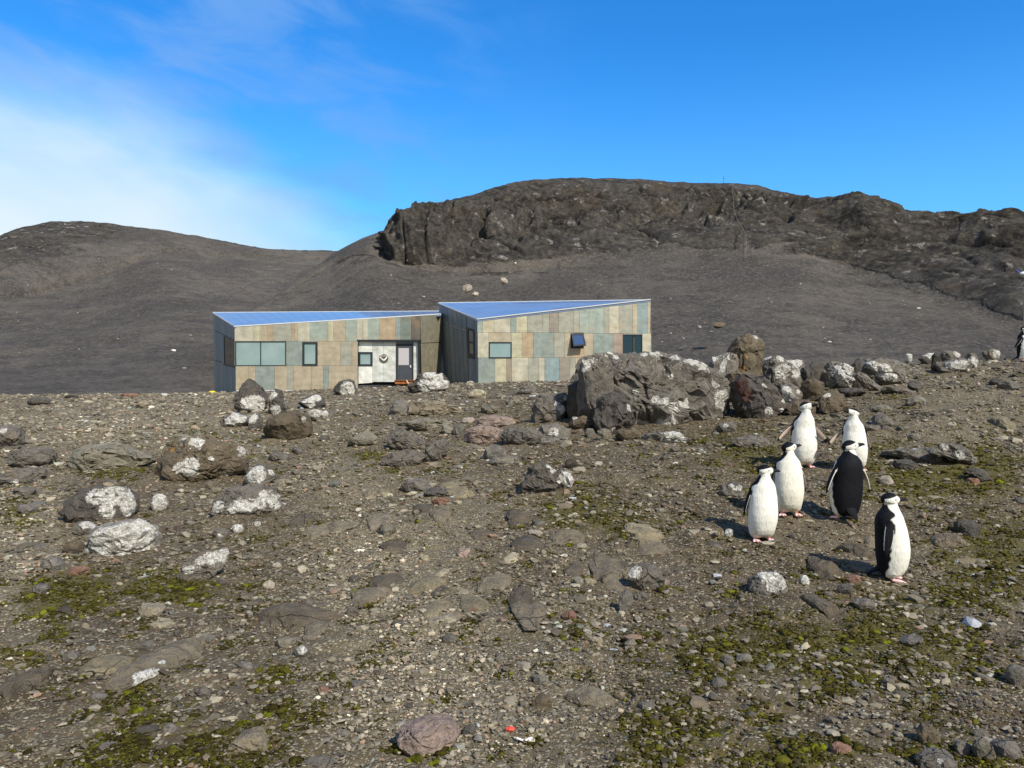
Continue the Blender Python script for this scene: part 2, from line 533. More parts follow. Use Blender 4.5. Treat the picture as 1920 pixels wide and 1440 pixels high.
def finish_hill(name, label, Pn, D, rocky):
    Vv = (Pn + D).reshape(-1, 3)
    nr_, nc_ = Pn.shape[:2]
    I = np.arange(nr_ * nc_).reshape(nr_, nc_)
    Fq = np.stack([I[:-1, :-1].ravel(), I[:-1, 1:].ravel(), I[1:, 1:].ravel(), I[1:, :-1].ravel()], 1)
    me = mesh_np(name, Vv, Fq, m_hill, True, {'rocky': rocky.ravel()})
    tag(link(name, me), label, None, None, 'structure')


# far hill on the left
pxs = np.concatenate([np.linspace(-1500, -60, 60, endpoint=False), np.linspace(-60, 760, 460), np.linspace(770, 1300, 20)])
crest = [(-1500, 640), (-600, 520), (-200, 470), (0, 443), (50, 425), (90, 414), (120, 412), (165, 413), (220, 420), (300, 430), (400, 447), (470, 460), (520, 467), (600, 471), (640, 475), (720, 480), (1300, 540)]
Pn, N, rock, tt, ss, nrow = hill("hill", "", pxs, crest, [(-1500, 160), (0, 250), (300, 290), (600, 320), (1300, 330)],
    [(-1500, 680), (0, 560), (120, 540), (220, 505), (300, 470), (420, 480), (600, 486), (760, 500), (1300, 560)], [(-1500, 120), (0, 180), (300, 240), (600, 280), (1300, 300)],
    [(-1500, 745), (1300, 745)], [(-1500, 62), (0, 66), (600, 70), (1300, 75)], 170, 120, 0, 1.7, 0, 60.0)
flat = Pn.reshape(-1, 3)
left_rock = (smooth(pxs, 330, 60)[None, :] * smooth(tt, -0.05, 0.5) + 0.45 * smooth(tt, 0.3, 0.8)) * (rock > 0.5)
left_rock = np.maximum(left_rock, 0.5 * smooth(pxs, 170, 40)[None, :] * smooth(ss, 0.6, 0.95) * (rock < 0.1))
nz = ridged(flat * 0.035, 5).reshape(rock.shape) - 1.2
n2 = fbm(flat * 0.02 + 5, 4).reshape(rock.shape)
n3 = fbm(flat * 0.25 + 5, 4).reshape(rock.shape)
fade = smooth(ss, 0.02, 0.35) * np.where(tt > 0.9, smooth(tt, 1.12, 0.9), 1)
D = N * ((0.9 * nz * np.clip(left_rock, 0, 1) + 1.0 * n2 + 0.35 * n3) * fade)[:, :, None]
finish_hill("hill", "far rounded scree hill rising under the cloud bank", Pn, D, np.clip(0.62 * left_rock + 0.2 * smooth(n2, 0.1, 0.6) * (tt > 0.02), 0, 1))

# main hill with the dark rock band
pxs = np.concatenate([np.linspace(430, 700, 170, endpoint=False), np.linspace(700, 1960, 960), np.linspace(1966, 3400, 80)])
crest = [(430, 606), (475, 582), (540, 537), (600, 494), (625, 475), (650, 461), (680, 446), (722, 431), (731, 408), (745, 394), (800, 384), (860, 371), (900, 361), (925, 351), (955, 343), (985, 337), (1050, 334), (1150, 333), (1200, 335), (1250, 340), (1330, 343), (1380, 344), (1420, 347), (1450, 356), (1480, 362), (1520, 369), (1560, 369), (1590, 367), (1635, 367), (1650, 373), (1665, 386), (1680, 398), (1690, 396), (1712, 393), (1750, 398), (1800, 400), (1840, 396), (1885, 393), (1920, 408), (2050, 440), (2300, 500), (3400, 640)]
foot = [(430, 612), (475, 590), (540, 548), (600, 510), (650, 482), (700, 478), (715, 487), (760, 503), (860, 512), (950, 512), (1050, 503), (1150, 490), (1250, 480), (1400, 482), (1500, 490), (1600, 518), (1700, 543), (1800, 582), (1920, 632), (2100, 660), (3400, 690)]
Pn, N, rock, tt, ss, nrow = hill("hill", "", pxs, crest, [(430, 96), (625, 150), (722, 160), (735, 142), (1000, 178), (1300, 182), (1640, 165), (1700, 158), (1920, 140), (2600, 110), (3400, 90)],
    foot, [(430, 94), (625, 142), (722, 126), (1200, 128), (1600, 118), (1920, 84), (2600, 75), (3400, 70)],
    [(430, 744), (900, 738), (1300, 724), (1920, 726), (3400, 732)], [(430, 62), (900, 58), (1300, 52), (1920, 48), (3400, 50)], 190, 260, 0, 1.5, 0, 70.0)
flat = Pn.reshape(-1, 3)
shp = rock.shape
cl = (rock > 0.5) * smooth(pxs, 690, 730)[None, :]
soft = 0.07 + 0.22 * smooth(pxs, 840, 960)
cl = cl * np.clip(tt / soft[None, :], 0, 1) ** 1.3
warp = np.stack([fbm(flat * 0.02 + 3, 3), fbm(flat * 0.02 + 13, 3), fbm(flat * 0.02 + 23, 3)], 1) * 9
f2 = flat + warp
big_ = fbm(f2 * np.array([0.022, 0.022, 0.03]) + 2, 3).reshape(shp)
rg = ridged(f2 * np.array([0.05, 0.05, 0.075]), 6, 0.58).reshape(shp) - 1.25
fn = fbm(f2 * 0.35, 4, 0.6).reshape(shp)
strata = np.abs(((f2[:, 2] + 0.25 * f2[:, 0] * 0.3) * 0.16) % 1 - 0.5).reshape(shp) * 2
fine_ = fbm(flat * 0.12 + 4, 5, 0.6).reshape(shp)
topf = np.where(tt > 0.62, 0.05 + 0.95 * smooth(tt, 0.99, 0.62), 1)
# buttress that stands out on the left and a shaded bowl beside it
butt = np.exp(-((pxs - 790) / 70.0) ** 2)[None, :] * smooth(tt, 0.02, 0.2) * smooth(tt, 1.0, 0.7)
bowl = np.exp(-((pxs - 1190) / 70.0) ** 2)[None, :] * smooth(tt, 0.55, 0.75) * smooth(tt, 1.0, 0.85)
rib2 = np.exp(-((pxs - 1620) / 60.0) ** 2)[None, :] * smooth(tt, 0.1, 0.4) * smooth(tt, 1.0, 0.8)
sh = smooth(tt, 1.0, 0.72)
crag = (1 - np.abs(gnoise(f2 * np.array([0.11, 0.11, 0.16]))) * 2).reshape(shp)
crag2 = (1 - np.abs(gnoise(f2 * np.array([0.27, 0.27, 0.4]) + 8)) * 2).reshape(shp)
crag3 = (1 - np.abs(gnoise(f2 * np.array([0.62, 0.62, 0.8]) + 18)) * 2).reshape(shp)
rough = np.clip(0.55 + 0.9 * fbm(flat * np.array([0.02, 0.02, 0.03]) + 60, 2).reshape(shp), 0.15, 1.2)
cre_a = np.exp(-(np.abs(gnoise(f2 * np.array([0.06, 0.06, 0.05]) + 71)) / 0.05) ** 2).reshape(shp)
cre_b = np.exp(-(np.abs(gnoise(f2 * np.array([0.15, 0.15, 0.11]) + 91)) / 0.06) ** 2).reshape(shp)
cl = cl * (1 - smooth(pxs, 1560, 1760)[None, :] * (1 - smooth(tt, 0.25, 0.7)) * 0.75)
disp = cl * topf * (-2.6 * cre_a - 1.5 * cre_b * rough + 4.4 * big_ * sh + rough * (2.6 * (crag - 0.6) + 1.7 * (crag2 - 0.6) + 0.6 * (crag3 - 0.6) + 1.1 * (strata - 0.5) * 0.7) + 0.5 * fn + sh * (3.6 * butt - 4.0 * bowl + 2.2 * rib2))
disp = disp + (1 - cl) * smooth(ss, 0.05, 0.4) * (0.4 * fbm(flat * 0.03 + 7, 3).reshape(shp) + 0.14 * fine_) * topf
disp = disp + 0.12 * cl * smooth(tt, 0.85, 1.0) * fn
clm = (rock > 0.5) * smooth(pxs, 690, 730)[None, :] * smooth(tt, -0.02, 0.10)
rockmask = np.clip(clm * (0.62 + 0.45 * rough + 0.3 * (crag2 - 0.6)), 0, 1)
rockmask = np.maximum(rockmask, 0.42 * (rock < 0.1) * smooth(ss, 0.72, 1.0) * smooth(fbm(flat * 0.03 + 90, 3).reshape(shp), -0.1, 0.4))
finish_hill("hill", "main hill with a band of dark broken rock above smooth scree", Pn, N * disp[:, :, None], rockmask + 0.25 * (tt > 0.99))
# ------------------------------------------------------------------ hut
def metal_panel_material(name, rough=0.5, metallic=0.35, dent=0.25, sheen=0.4):
    m, t = mat(name)
    oc = t.n('ShaderNodeTexCoord').outputs['Object']
    col = t.attr('Col', 0)
    n = t.noise(t.scale(oc, (1, 1, 1.6)), 2.2, 6.0, 0.65)
    streak = t.noise(t.scale(oc, (3, 3, 0.5)), 1.3, 5.0, 0.6)
    c = t.mix(1.0, col, t_col(t, t.ramp(n, 0.3, 0.72, 0.80, 1.16, False)), 'MULTIPLY')
    c = t.mix(1.0, c, t_col(t, t.ramp(streak, 0.35, 0.7, 0.92, 1.05, False)), 'MULTIPLY')
    c = t.mix(t.ramp(t.noise(oc, 0.9, 4.0, 0.6), 0.52, 0.72, 0, 0.28), c, srgb(172, 142, 98))
    hb = t.noise(oc, 1.1, 3.0, 0.5)
    t.out(c, t.ramp(n, 0.3, 0.7, rough - 0.08, rough + 0.12), t.bump(hb, dent, 0.12), metallic, sheen)
    return m


m_panel = metal_panel_material("weathered_zinc")
m_dark = metal_panel_material("slate_zinc", 0.55, 0.25, 0.15)
m_white = metal_panel_material("bright_sheet_metal", 0.42, 0.25, 0.9)
m_core = simple("dark_backing", (0.02, 0.02, 0.02), 0.9)
m_frame = simple("charcoal_frame", srgb(38, 42, 46), 0.45)
m_doorc = simple("charcoal_door", srgb(62, 66, 70), 0.55, 0, 0.3, 0.12, 3.0)
m_trim = simple("white_flashing", srgb(196, 198, 196), 0.5)
m_roof, t = mat("blue_roof_sheet")
oc = t.n('ShaderNodeTexCoord').outputs['Object']
c = t.mix(t.ramp(t.noise(oc, 0.8, 4.0, 0.6), 0.35, 0.65), srgb(104, 122, 148), srgb(112, 130, 156))
t.out(c, 0.32, t.bump(t.noise(oc, 1.2, 3.0, 0.5), 0.08, 0.1), 0.0, 0.5, 0.3)
m_glass, t = mat("window_glass")
oc = t.n('ShaderNodeTexCoord').outputs['Object']
c = t.mix(t.ramp(t.noise(oc, 0.6, 3.0, 0.5), 0.35, 0.65), srgb(126, 150, 148), srgb(148, 166, 162))
t.out(c, 0.06, t.bump(t.noise(oc, 0.7, 2.0, 0.5), 0.05, 0.05), 0.25, 0.6)
m_glassd = simple("dark_glass", srgb(16, 30, 36), 0.06, 0.0, 0.7)
m_glassb = simple("tilted_glass", srgb(84, 104, 130), 0.05, 0.5, 0.7)
m_blind = simple("door_glass", srgb(178, 172, 172), 0.12, 0.1, 0.6)
m_wood = simple("orange_timber", srgb(150, 92, 52), 0.8, 0, 0.2, 0.2, 5.0)

PAL = {'b': (188, 178, 150), 'y': (190, 180, 134), 't': (182, 160, 122), 'o': (186, 152, 100), 'g': (160, 158, 140), 'u': (148, 168, 158), 'k': (132, 152, 150),
       'd': (112, 130, 120), 'm': (108, 92, 84), 'l': (120, 156, 168), 'r': (168, 136, 118), 'v': (152, 136, 122), 'z': (150, 140, 110),
       's': (104, 126, 150), 'S': (96, 119, 144), 'w': (226, 230, 232), 'x': (198, 204, 206), 'n': (70, 72, 66)}


class Acc:
    """collects solid pieces of one part"""
    def __init__(self):
        self.V, self.F, self.C = [], [], []
    def prism(self, front, back, col=(255, 255, 255)):
        n = len(front); k = len(self.V)
        self.V += [tuple(p) for p in front] + [tuple(p) for p in back]
        c = srgb(*col); g_ = 0.3 * c[0] + 0.55 * c[1] + 0.15 * c[2]; c = tuple((0.5 * v + 0.5 * g_) * k_ for v, k_ in zip(c, (1.04, 1.02, 0.9)))
        self.C += [c] * (2 * n)
        self.F.append(list(range(k, k + n)))
        self.F.append(list(range(k + 2 * n - 1, k + n - 1, -1)))
        for i in range(n):
            j = (i + 1) % n
            self.F.append([k + j, k + i, k + n + i, k + n + j])
    def slab(self, pts, nrm, out, thick, col=(255, 255, 255)):
        nrm = np.asarray(nrm, float); nrm = nrm / np.linalg.norm(nrm)
        self.prism([np.asarray(p) + nrm * out for p in pts], [np.asarray(p) + nrm * (out - thick) for p in pts], col)
    def box(self, lo, hi, col=(255, 255, 255)):
        (x0, y0, z0), (x1, y1, z1) = lo, hi
        self.prism([(x0, y0, z0), (x1, y0, z0), (x1, y0, z1), (x0, y0, z1)], [(x0, y1, z0), (x1, y1, z0), (x1, y1, z1), (x0, y1, z1)], col)
    def bar(self, a, b, w, hgt=None):
        a = Vector(a); b = Vector(b); d = (b - a).normalized()
        up = Vector((0, 0, 1)) if abs(d.z) < 0.95 else Vector((0, 1, 0))
        s = d.cross(up).normalized(); u = s.cross(d).normalized()
        hgt = hgt or w
        q = [(-s * w - u * hgt) / 2, (s * w - u * hgt) / 2, (s * w + u * hgt) / 2, (-s * w + u * hgt) / 2]
        self.prism([a + k for k in q], [b + k for k in q])
    def build(self, name, m, root, origin=None):
        o0 = np.array(origin if origin is not None else (root.matrix_world.translation if root is not None else (0, 0, 0)))
        me = mesh_np(name, np.array(self.V) - o0, self.F, m, False, None, np.array(self.C))
        bm = bmesh.new(); bm.from_mesh(me); bmesh.ops.recalc_face_normals(bm, faces=bm.faces); bm.to_mesh(me); bm.free()
        return link(name, me, root)


def cut(rect, holes):
    out = [rect]
    for (a, b, c_, d) in holes:
        nxt = []
        for (x0, y0, x1, y1) in out:
            if a >= x1 or c_ <= x0 or b >= y1 or d <= y0:
                nxt.append((x0, y0, x1, y1)); continue
            if a > x0: nxt.append((x0, y0, a, y1))
            if c_ < x1: nxt.append((c_, y0, x1, y1))
            xa, xb = max(x0, a), min(x1, c_)
            if b > y0: nxt.append((xa, y0, xb, b))
            if d < y1: nxt.append((xa, d, xb, y1))
        out = nxt
    return out


NF = np.array([0, -1.0, 0])


def facade_panels(acc, D, rows, holes, gap=0.36):
    """rows: (y_top or function, y_bottom, edges in px, colour letters)"""
    for (top, bot, edges, cols) in rows:
        for i, cchar in enumerate(cols):
            x0, x1 = edges[i] + gap / 2, edges[i + 1] - gap / 2
            if callable(top):
                acc.slab([P(x0, bot - gap / 2, D), P(x1, bot - gap / 2, D), P(x1, top(x1), D), P(x0, top(x0), D)], NF, 0.012, 0.012, PAL[cchar])
            else:
                for (a, b, c_, d) in cut((x0, top + gap / 2, x1, bot - gap / 2), holes):
                    if c_ - a < 0.3 or d - b < 0.3: continue
                    acc.slab([P(a, d, D), P(c_, d, D), P(c_, b, D), P(a, b, D)], NF, 0.012, 0.012, PAL[cchar])


def quad_panels(acc, B0, B1, T0, T1, cells, nrm, gap=0.004):
    """panels on any wall quad (bottom/top corner points), cells (u0, v0, u1, v1, colour)"""
    f = lambda u, v: (np.array(B0) * (1 - u) + np.array(B1) * u) * (1 - v) + (np.array(T0) * (1 - u) + np.array(T1) * u) * v
    for (u0, v0, u1, v1, cchar) in cells:
        u0 += gap; u1 -= gap; v0 += gap; v1 -= gap
        acc.slab([f(u0, v0), f(u1, v0), f(u1, v1), f(u0, v1)], nrm, 0.012, 0.012, PAL[cchar])


def window_front(root, name, D, rect, fw, depth, mglass, cells=1):
    """framed window set in a facade that faces the camera, rect in photo pixels"""
    x0, y0, x1, y1 = rect
    f = Acc()
    k = fw
    for (a, b, c_, d) in ((x0, y0, x1, y0 + k), (x0, y1 - k, x1, y1), (x0, y0 + k, x0 + k, y1 - k), (x1 - k, y0 + k, x1, y1 - k)):
        f.slab([P(a, d, D), P(c_, d, D), P(c_, b, D), P(a, b, D)], NF, depth, depth + 0.14)
    for i in range(1, cells):
        xm = x0 + (x1 - x0) * i / cells
        f.slab([P(xm - k * .4, y1 - k, D), P(xm + k * .4, y1 - k, D), P(xm + k * .4, y0 + k, D), P(xm - k * .4, y0 + k, D)], NF, depth - 0.005, 0.1)
    wo_ = f.build(name, m_frame, root)
    g = Acc()
    for i in range(cells):
        xa = x0 + k + (x1 - x0 - 2 * k) * i / cells + (k * .45 if i else 0); xb = x0 + k + (x1 - x0 - 2 * k) * (i + 1) / cells - (k * .45 if i < cells - 1 else 0)
        g.slab([P(xa, y1 - k, D), P(xb, y1 - k, D), P(xb, y0 + k, D), P(xa, y0 + k, D)], NF, depth - 0.05, 0.02)
    g.build('pane', mglass, wo_, root.matrix_world.translation)
    return wo_


def roof_part(root, EL, ER, BL, BR, nu):
    """ruled roof sheet from the front eave up to the back edge with white flashing along eave, rake and ridge"""
    r = Acc()
    L = lambda a, b, s: np.array(a) * (1 - s) + np.array(b) * s
    th = np.array([0, 0, 0.07])
    r.prism([EL - th * .3, ER - th * .3, BR - th * .3, BL - th * .3], [EL - th * 1.6, ER - th * 1.6, BR - th * 1.6, BL - th * 1.6])
    nv = 8
    for i in range(nu):
        for j in range(3):
            a0, a1 = i / nu + 0.0005, (i + 1) / nu - 0.0005
            b0, b1 = j / 3 + (0.0 if j == 0 else 0.0015), (j + 1) / 3
            q = [L(L(EL, ER, a0), L(BL, BR, a0), b0), L(L(EL, ER, a1), L(BL, BR, a1), b0), L(L(EL, ER, a1), L(BL, BR, a1), b1), L(L(EL, ER, a0), L(BL, BR, a0), b1)]
            r.prism([p + th * 0.5 for p in q], [p - th * 0.28 for p in q])
    ro = r.build('roof', m_roof, root)
    f = Acc()
    e = np.array([0, 0, 0.035])
    f.bar(EL + e * .2 + (0, -.02, 0), ER + e * .2 + (0, -.02, 0), 0.04, 0.05)
    f.bar(BL + e, BR + e, 0.03, 0.04)
    f.bar(EL + e * .2 + (-.02, .05, 0), BL + e * .2 + (-.02, -.05, 0), 0.04, 0.05)
    f.build('flashing', m_trim, ro, root.matrix_world.translation)
    return ro


# ---- left wing -------------------------------------------------
DL = 42.0
hut = empty("hut", tuple(P(560, 738, DL)))
bpy.context.view_layer.update()
tag(hut, "long low hut wing with white door alcove, corner window and patchwork metal cladding", "hut", "wings of the field hut")
eaveL = lambda x: 613.5 + (x - 440) * (589.5 - 613.5) / (825 - 440)
bl_t, bl_b = P(400, 588, 48), P(403, 738, 48)
fl_t, fl_b = P(440, eaveL(440), DL), P(443, 737, DL)
k_t, k_b = P(788, eaveL(788), DL), P(791, 728, DL)       # where the facade turns back towards the other wing
e_t, e_b = P(836, 588.5, 46.2), P(836, 728, 46.2)
wl_n = np.cross(np.array(fl_b) - np.array(bl_b), np.array(fl_t) - np.array(fl_b)); wl_n = wl_n / np.linalg.norm(wl_n)
if wl_n[0] > 0: wl_n = -wl_n
cn_n = np.array([4.2, -1.1, 0]); cn_n = np.cross(np.array(e_b) - np.array(k_b), [0, 0, 1.0]); cn_n /= np.linalg.norm(cn_n)
if cn_n[1] > 0: cn_n = -cn_n
core = Acc()
ins = np.array([0.02, 0.25, -0.03])
A_ = [fl_b + ins, P(671, 733, DL) + (0, .25, 0), P(671, 640, DL) + (0, .25, -.03), P(671, eaveL(671), DL) + (0, .25, -.1), fl_t + ins * (1, 1, 4)]
core.prism(A_, [p + (-2.6 * 0.9, 4.6, 0.5 * (i > 2)) for i, p in enumerate(A_)])
A2 = [P(671, 637, DL) + (0, .55, 0), k_t * (1, 1, 0) + P(0, 637, DL) * (0, 0, 1) + (0, .55, 0), k_t + (0, .55, -.12), P(671, eaveL(671), DL) + (0, .55, -.1)]
core.prism(A2, [p + (-1.5, 4.6, 0) for p in A2])
A3 = [P(672, 722, DL) + (0, .6, 0), P(791, 722, DL) + (0, .6, 0), P(791, 640, DL) + (0, .6, 0), P(672, 640, DL) + (0, .6, 0)]
core.prism(A3, [p + (-1.5, 4.2, 0) for p in A3])
A4 = [k_b - cn_n * .08 , e_b - cn_n * .08, e_t - cn_n * .08 - (0, 0, .06), k_t - cn_n * .08 - (0, 0, .06)]
core.prism(A4, [p - cn_n * .1 for p in A4])
AW = [fl_b - wl_n * .06, bl_b - wl_n * .06, bl_t - wl_n * .06 - (0, 0, .12), fl_t - wl_n * .06 - (0, 0, .12)]
core.prism([p for p in AW], [p - wl_n * .5 for p in AW])
core.build('wall_core', m_core, hut)
wl = Acc()
xz = lambda v: 380 + v / 4.0
win_big = (441.2, 639.8, 536.5, 686.0); win_mid = (567.5, 641.2, 595.5, 685.8); alcove = (671.0, 637.0, 800, 760)
facade_panels(wl, DL, [
    (eaveL, 639.8, [xz(v) for v in (240, 385, 430, 484, 527, 668, 690, 715, 805, 940, 982, 1070, 1157)], 'bytogotbuytu'),
    (eaveL, 637.0, [xz(v) for v in (1157, 1200, 1240, 1325, 1447, 1485, 1565, 1633)], 'bbuokdm'),
    (639.8, 685.5, [xz(v) for v in (240, 628, 750, 862, 1035, 1120, 1164)], 'gkgtgt'),
    (685.5, 731.0, [xz(v) for v in (248, 345, 395, 540, 632, 682, 818, 905, 947, 1082, 1164)], 'ttktgttktt'),
], [win_big, win_mid, alcove])
quad_panels(wl, k_b, e_b, k_t, e_t, [(0, 0, .55, .62, 'z'), (.55, 0, 1, .62, 'z'), (0, .62, .5, 1, 'z'), (.5, .62, 1, 1, 'z')], cn_n)
wl.build('wall', m_panel, hut)
# slate side wall with the returned corner window
sw = Acc()
ncol = 7
cw_u0, cw_v0, cw_v1 = 0.50, 0.385, 0.80
cells = []
for i in range(ncol):
    u0, u1 = i / ncol, (i + 1) / ncol
    c_ = 'sSssSsS'[i]
    if u1 <= cw_u0 + 1e-6:
        cells += [(u0, 0, u1, .42, c_), (u0, .42, u1, .80, c_), (u0, .80, u1, 1, c_)]
    else:
        if u0 < cw_u0: cells.append((u0, cw_v0, cw_u0, cw_v1, c_))
        cells += [(u0, 0, u1, cw_v0, c_), (u0, cw_v1, u1, 1, c_)]
quad_panels(sw, bl_b, fl_b, bl_t, fl_t, cells, wl_n)
sw.build('side_wall', m_dark, hut)
fq = lambda u, v: (np.array(bl_b) * (1 - u) + np.array(fl_b) * u) * (1 - v) + (np.array(bl_t) * (1 - u) + np.array(fl_t) * u) * v
wf = Acc()
for (u0, v0, u1, v1) in ((cw_u0, cw_v0, 1, cw_v0 + .02), (cw_u0, cw_v1 - .02, 1, cw_v1), (cw_u0, cw_v0 + .02, cw_u0 + .03, cw_v1 - .02), (.97, cw_v0 + .02, 1, cw_v1 - .02)):
    wf.slab([fq(u0, v0), fq(u1, v0), fq(u1, v1), fq(u0, v1)], wl_n, 0.02, 0.1)
wfo = wf.build('window', m_frame, hut)
g = Acc()
g.slab([fq(cw_u0 + .03, cw_v0 + .02), fq(.97, cw_v0 + .02), fq(.97, cw_v1 - .02), fq(cw_u0 + .03, cw_v1 - .02)], wl_n, 0.0, 0.02)
g.build('pane', simple("shaded_glass", srgb(66, 64, 58), 0.08, 0.3, 0.6, 0.3, 2.0), wfo, hut.matrix_world.translation)
window_front(hut, 'window', DL, win_big, 1.3, 0.03, m_glass, 2)
window_front(hut, 'window', DL, win_mid, 3.4, 0.05, m_glass)
roof_part(hut, P(440, eaveL(440), DL) + (0, -.03, .04), P(827, 589, 44.5), bl_t + (0, 0, .04), P(830, 584, 50), 22)
# white alcove
DA = DL + 0.22
al = Acc()
wins = (672.5, 660.0, 698.5, 686.2); dr = (742.8, 644.5, 775.2, 713.5)
for (a, b, c_, d, k) in ((672.2, 639, 698.4, 660, 'w'), (672.2, 686.2, 698.4, 719.5, 'w'), (698.8, 639, 719.3, 716, 'x'), (719.7, 639, 742.6, 716, 'x'), (742.8, 638.8, 775.2, 644.5, 's'), (775.4, 639, 783.6, 714, 'x'), (783.9, 639, 791, 714, 'x')):
    al.slab([P(a, d, DA), P(c_, d - (2.0 if d == 719.5 else 0), DA), P(c_, b, DA), P(a, b, DA)], NF, 0.012, 0.03, PAL[k])
al.build('alcove_wall', m_white, hut)
window_front(hut, 'window', DA, wins, 3.2, 0.05, m_glass)
lin = Acc()
lin.slab([P(670.5, 640.0, DL), P(790, 640.4, DL), P(790, 637.2, DL), P(670.5, 636.8, DL)], NF, 0.02, 0.24)
lin.build('lintel', m_frame, hut)
dacc = Acc()
x0, y0, x1, y1 = dr
for (a, b, c_, d) in ((x0, y0, x1, y0 + 2.0), (x0, y0 + 2.0, x0 + 2.2, y1), (x1 - 2.2, y0 + 2.0, x1, y1)):
    dacc.slab([P(a, d, DA), P(c_, d, DA), P(c_, b, DA), P(a, b, DA)], NF, 0.05, 0.12)
dfo = dacc.build('door_frame', m_frame, hut)
dd = Acc()
a, b, c_, d = x0 + 2.3, y0 + 2.2, x1 - 2.3, y1
for (p, q_, r_, s_) in cut((a, b, c_, d), [(747.2, 652.4, 767.0, 684.4)]):
    dd.slab([P(p, s_, DA), P(r_, s_, DA), P(r_, q_, DA), P(p, q_, DA)], NF, 0.02, 0.06)
ddo = dd.build('door', m_doorc, hut)
g = Acc(); g.slab([P(747.2, 684.4, DA), P(767.0, 684.4, DA), P(767.0, 652.4, DA), P(747.2, 652.4, DA)], NF, 0.012, 0.03)
g.build('pane', m_blind, ddo, hut.matrix_world.translation)
hd = Acc(); hd.bar(P(770.4, 687, DA) + (0, -.06, 0), P(768.3, 687, DA) + (0, -.06, 0), 0.03); hd.bar(P(770.2, 689.5, DA) + (0, -.04, 0), P(770.2, 684.5, DA) + (0, -.04, 0), 0.05)
hd.build('handle', m_trim, ddo, hut.matrix_world.translation)
sk = Acc()
sk.slab([P(443, 733.2, DL), P(606, 732.6, DL), P(606, 731.0, DL), P(443, 731.4, DL)], NF, 0.03, 0.1)
sk.slab([P(606, 732.6, DL), P(671, 731.8, DL), P(671, 730.6, DL), P(606, 731.0, DL)], NF, 0.02, 0.1)
sk.build('base_rail', m_trim, hut)

# emblem: dark disc with a white bird-like V, lettering above
emb = Acc()
ex, ey, er = 719.9, 672.2, 8.3
ring = [P(ex + er * math.cos(k * math.tau / 40), ey - er * math.sin(k * math.tau / 40), DA) for k in range(40)]
emb.slab(ring, NF, 0.045, 0.03)
embo = emb.build('emblem', simple("emblem_disc", srgb(84, 78, 66), 0.6), hut)
bird = Acc()
B_ = lambda pts: bird.slab([P(ex + x * er, ey - y * er, DA) for x, y in pts], NF, 0.055, 0.012)
B_([(-.92, .34), (-.70, .42), (-.44, .06), (-.2, -.14), (0, -.22), (.02, -.52), (-.2, -.42), (-.55, -.1)])
B_([(.0, -.22), (.2, -.08), (.42, .16), (.62, .46), (.86, .40), (.62, -.02), (.3, -.38), (.02, -.52)])
bird.build('bird_mark', simple("emblem_white", srgb(226, 224, 216), 0.6), embo, hut.matrix_world.translation)
fc = bpy.data.curves.new('lettering', 'FONT'); fc.body = 'NOAA'; fc.align_x = 'CENTER'; fc.size = 0.155; fc.extrude = 0.004
fo = bpy.data.objects.new('lettering', fc); COL.objects.link(fo)
fo.rotation_euler = (math.radians(90), 0, 0)
bpy.context.view_layer.update()
dg = bpy.context.evaluated_depsgraph_get()
lm = bpy.data.meshes.new_from_object(fo.evaluated_get(dg)); bpy.data.objects.remove(fo)
lm.materials.clear(); lm.materials.append(simple("emblem_letters", srgb(196, 190, 178), 0.6))
lo_ = link('lettering', lm, embo, tuple(P(ex, ey - er * 0.42, DA) + (0, -.053, 0) - np.array(hut.matrix_world.translation)))
lo_.rotation_euler = (math.radians(90), 0, 0)

# ---- right wing -------------------------------------------------
DR = 40.5
hut2 = empty("hut", tuple(P(1060, 720, DR)))
bpy.context.view_layer.update()
tag(hut2, "taller hut wing with tilted open awning window and dark doorway beside the boulders", "hut", "wings of the field hut")
eaveR = lambda x: 600 + (x - 895) * (563.2 - 600) / (1219 - 895)
xr = lambda v: 780 + v / 4.0
rl_t, rl_b = P(822.5, 570, 46), P(834.5, 722, 45.2)
rf_t, rf_b = P(895, eaveR(895), DR), P(897, 724, DR)
rr_t, rr_b = P(1219.5, eaveR(1219.5), DR), P(1222.5, 724, DR)
core = Acc()
A_ = [rf_b + (.05, .25, 0), rr_b + (-.03, .25, 0), rr_t + (-.03, .25, -.1), rf_t + (.05, .25, -.1)]
core.prism(A_, [A_[0] + (-2.2, 4.6, 0), A_[1] + (.5, 5.5, 0), rr_t + (.4, 5.5, .15), A_[3] + (-2.2, 4.6, .9)])
rb_n = np.cross(np.array(rf_b) - np.array(rl_b), [0, 0, 1.0]); rb_n /= np.linalg.norm(rb_n)
if rb_n[0] > 0: rb_n = -rb_n
core.build('wall_core', m_core, hut2)
wr = Acc()
w1 = (917.0, 641.2, 959.6, 671.3); w2 = (1070.0, 625.2, 1094.5, 653.2); w3 = (1168.0, 627.0, 1204.3, 690.0)
facade_panels(wr, DR, [
    (eaveR, 623.6, [xr(v) for v in (460, 500, 585, 708, 752, 835, 950, 1000, 1070, 1180)], 'uybkyggvg'),
    (eaveR, 625.0, [xr(v) for v in (1180, 1225, 1298, 1410, 1448, 1522, 1625, 1662, 1735, 1758)], 'guugbgtlt'[:9]),
    (623.6, 670.5, [xr(v) for v in (463, 545, 715, 795, 880, 1035, 1115, 1160, 1258)], 'btyokgto'),
    (625.0, 670.5, [xr(v) for v in (1258, 1330, 1478, 1552, 1697, 1762)], 'tkrgb'),
    (670.5, 723, [xr(v) for v in (467, 592, 678, 718, 840, 922, 965, 1075, 1155, 1195, 1260, 1340, 1420, 1552, 1697, 1768)], 'kyvbgblvgttkbgt'),
], [w1, w2, w3])
